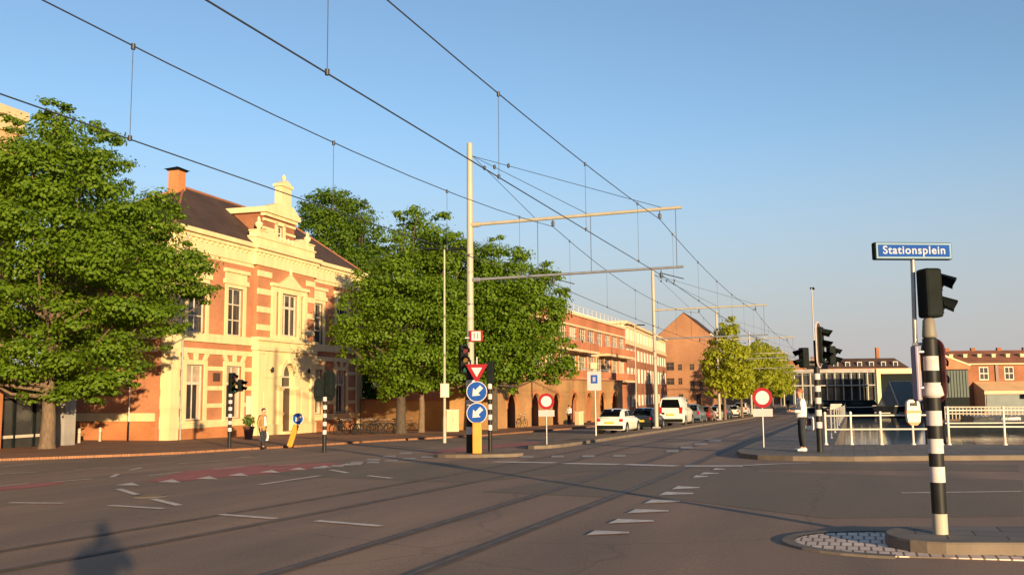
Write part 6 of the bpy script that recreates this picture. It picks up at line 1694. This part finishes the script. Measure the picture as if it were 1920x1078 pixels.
    for s, (kn, an, toe) in legs.items():
        an, toe = Vector(an), Vector(toe); d = (toe-an); d.z = 0; d.normalize(); z0 = min(an.z, toe.z+0.05)-0.085
        heel = Vector((an.x,an.y,0))-d*0.06; tip = Vector((an.x,an.y,0))+d*0.2
        b = MB(); b.pipe([heel+Vector((0,0,an.z-0.03)), Vector((an.x,an.y,an.z-0.035)), (heel+tip)/2+Vector((0,0,z0+0.055)), tip+Vector((0,0,z0+0.04))], [0.045,0.055,0.05,0.03], 10)
        b.build('shoe', mats['shoe'], t)
    if hair:
        b = MB(); vs = []; n_, m_ = 14, 7
        for j in range(m_):
            ph = PI/2*j/(m_-1)*1.25
            for i in range(n_):
                th = 2*PI*i/n_; z = math.cos(ph)
                fr = 1.0 if math.cos(th) < 0.35 else (0.0 if ph > 1.05 else 1.0)
                r_ = math.sin(ph if fr else 1.02); z = z if fr else math.cos(1.02)
                vs.append((hx-0.012+0.108*r_*math.cos(th)*1.02, 0.092*r_*math.sin(th), 1.680+0.112*z))
        b.add(vs, [(j*n_+i,(j+1)*n_+i,(j+1)*n_+(i+1)%n_,j*n_+(i+1)%n_) for j in range(m_-1) for i in range(n_)], 0, True); b.build('hair', mats['hair'], t)
    return t
std = {1: ((0.02,0.11,0.50),(-0.02,0.11,0.09),(0.14,0.12,0.045)), -1: ((0.03,-0.11,0.50),(0.0,-0.11,0.09),(0.16,-0.12,0.045))}
# man in white by the right-hand traffic light, facing left, looking at something in his hands
q = G(1506,846,0.12)
mw = person('man in white shirt and dark trousers standing sideways on the corner pavement', q, YAW+R(180-6),
    {1: ((0.02,0.25,1.12),(0.27,0.16,1.13),(1,-0.2,0.05)), -1: ((0.02,-0.25,1.12),(0.26,-0.16,1.15),(1,0.2,0.05))}, std,
    dict(skin=M['skin'], top=M['shirt'], legs=M['trouser'], shoe=M['wshoe'], hair=M['hair_r']), lean=0.03)
bag = thing('shoulder_bag', 'white shoulder bag with dark red pocket hanging behind the man in white', 'bag', q + Vector((0,0,0)), YAW+R(180-6))
b = MB(); b.rbox((-0.20,-0.05,0.78),(0.26,0.26,0.40),0.06); b.build('bag', M['shirt'], bag)
b = MB(); b.rbox((-0.16,0.08,0.83),(0.16,0.05,0.2),0.02); b.build('pocket', M['dredpaint'], bag)
b = MB(); b.pipe([(-0.2,-0.02,0.97),(-0.15,-0.02,1.2),(-0.06,0.1,1.48),(0.03,0.2,1.46),(0.16,0.1,1.25),(0.12,-0.03,1.0)], 0.015, 6); b.build('strap', M['offwhite'], bag)
# man with a bag crossing before the mansion
q = G(491,841,0.03)
person('man in tan jacket walking past the mansion entrance with dark trousers', q, YAW+R(-25),
    {1: ((-0.08,0.26,1.13),(-0.02,0.27,0.87),(0.15,0,-1)), -1: ((-0.04,-0.26,1.13),(0.10,-0.25,0.90),(0.3,0.1,-1))},
    {1: ((0.10,0.10,0.50),(-0.13,0.1,0.13),(0.0,0.11,0.05)), -1: ((0.10,-0.1,0.50),(0.16,-0.10,0.09),(0.32,-0.11,0.045))},
    dict(skin=M['skin'], top=M['jacket'], topname='jacket', legs=M['trouser'], shoe=M['shoe'], hair=M['hair_d']), jacket_open=True, coat_len=0.1, lean=0.06)
bg_ = thing('carrier_bag', 'white carrier bag in the hand of the man in the tan jacket', 'bag', q, YAW+R(-25))
b = MB(); b.prism_xz([(-0.16,0.34),(0.16,0.34),(0.2,0.5),(0.13,0.74),(-0.15,0.74),(-0.2,0.5)], 0.24, 0.38); b.build('bag', M['shirt'], bg_)
b = MB(); b.pipe([(-0.1,0.31,0.73),(-0.02,0.28,0.83),(0.08,0.31,0.73)], 0.01, 6); b.build('handle', M['offwhite'], bg_)
bg_.location = q + Matrix.Rotation(YAW+R(-25),3,'Z') @ Vector((-0.12,-0.02,0))
# distant walkers before the arches
for px, py, D, lab, top, rz in ((1067,797,84,'distant walker in white before the arcaded wall',M['shirt'],1.0),(1478,768,150,'distant walker in dark clothes at the far street end',M['dark'],2.0)):
    q = at(px,py,D); q.z = gz(q.x,q.y)+0.05
    person(lab, q, rz, {1: ((-0.05,0.26,1.13),(0.05,0.27,0.87),(0.15,0,-1)), -1: ((0.0,-0.26,1.13),(0.1,-0.25,0.9),(0.3,0.1,-1))}, std, dict(skin=M['skin'], top=top, legs=M['trouser'], shoe=M['shoe'], hair=M['hair_d']))
# the photographer, whose long shadow falls across the street
fp = -0.30
ph = person('photographer holding a camera to the eye at the picture taker spot', (_fh.x*fp+_r.x*0.0, _fh.y*fp, gz(0,0)), YAW+R(90),
    {1: ((0.12,0.32,1.28),(0.19,0.10,1.50),(0.3,-0.6,0.5)), -1: ((0.12,-0.32,1.28),(0.19,-0.10,1.50),(0.3,0.6,0.5))}, std,
    dict(skin=M['skin'], top=M['jacket'], topname='jacket', legs=M['trouser'], shoe=M['shoe'], hair=M['hair_d']))
pc = thing('compact_camera', 'small black camera held up by the photographer', 'camera', (_fh.x*fp, _fh.y*fp, gz(0,0)), YAW+R(90))
b = MB(); b.rbox((0.20,0,1.60),(0.05,0.12,0.075),0.01); b.build('camera_body', M['black'], pc)
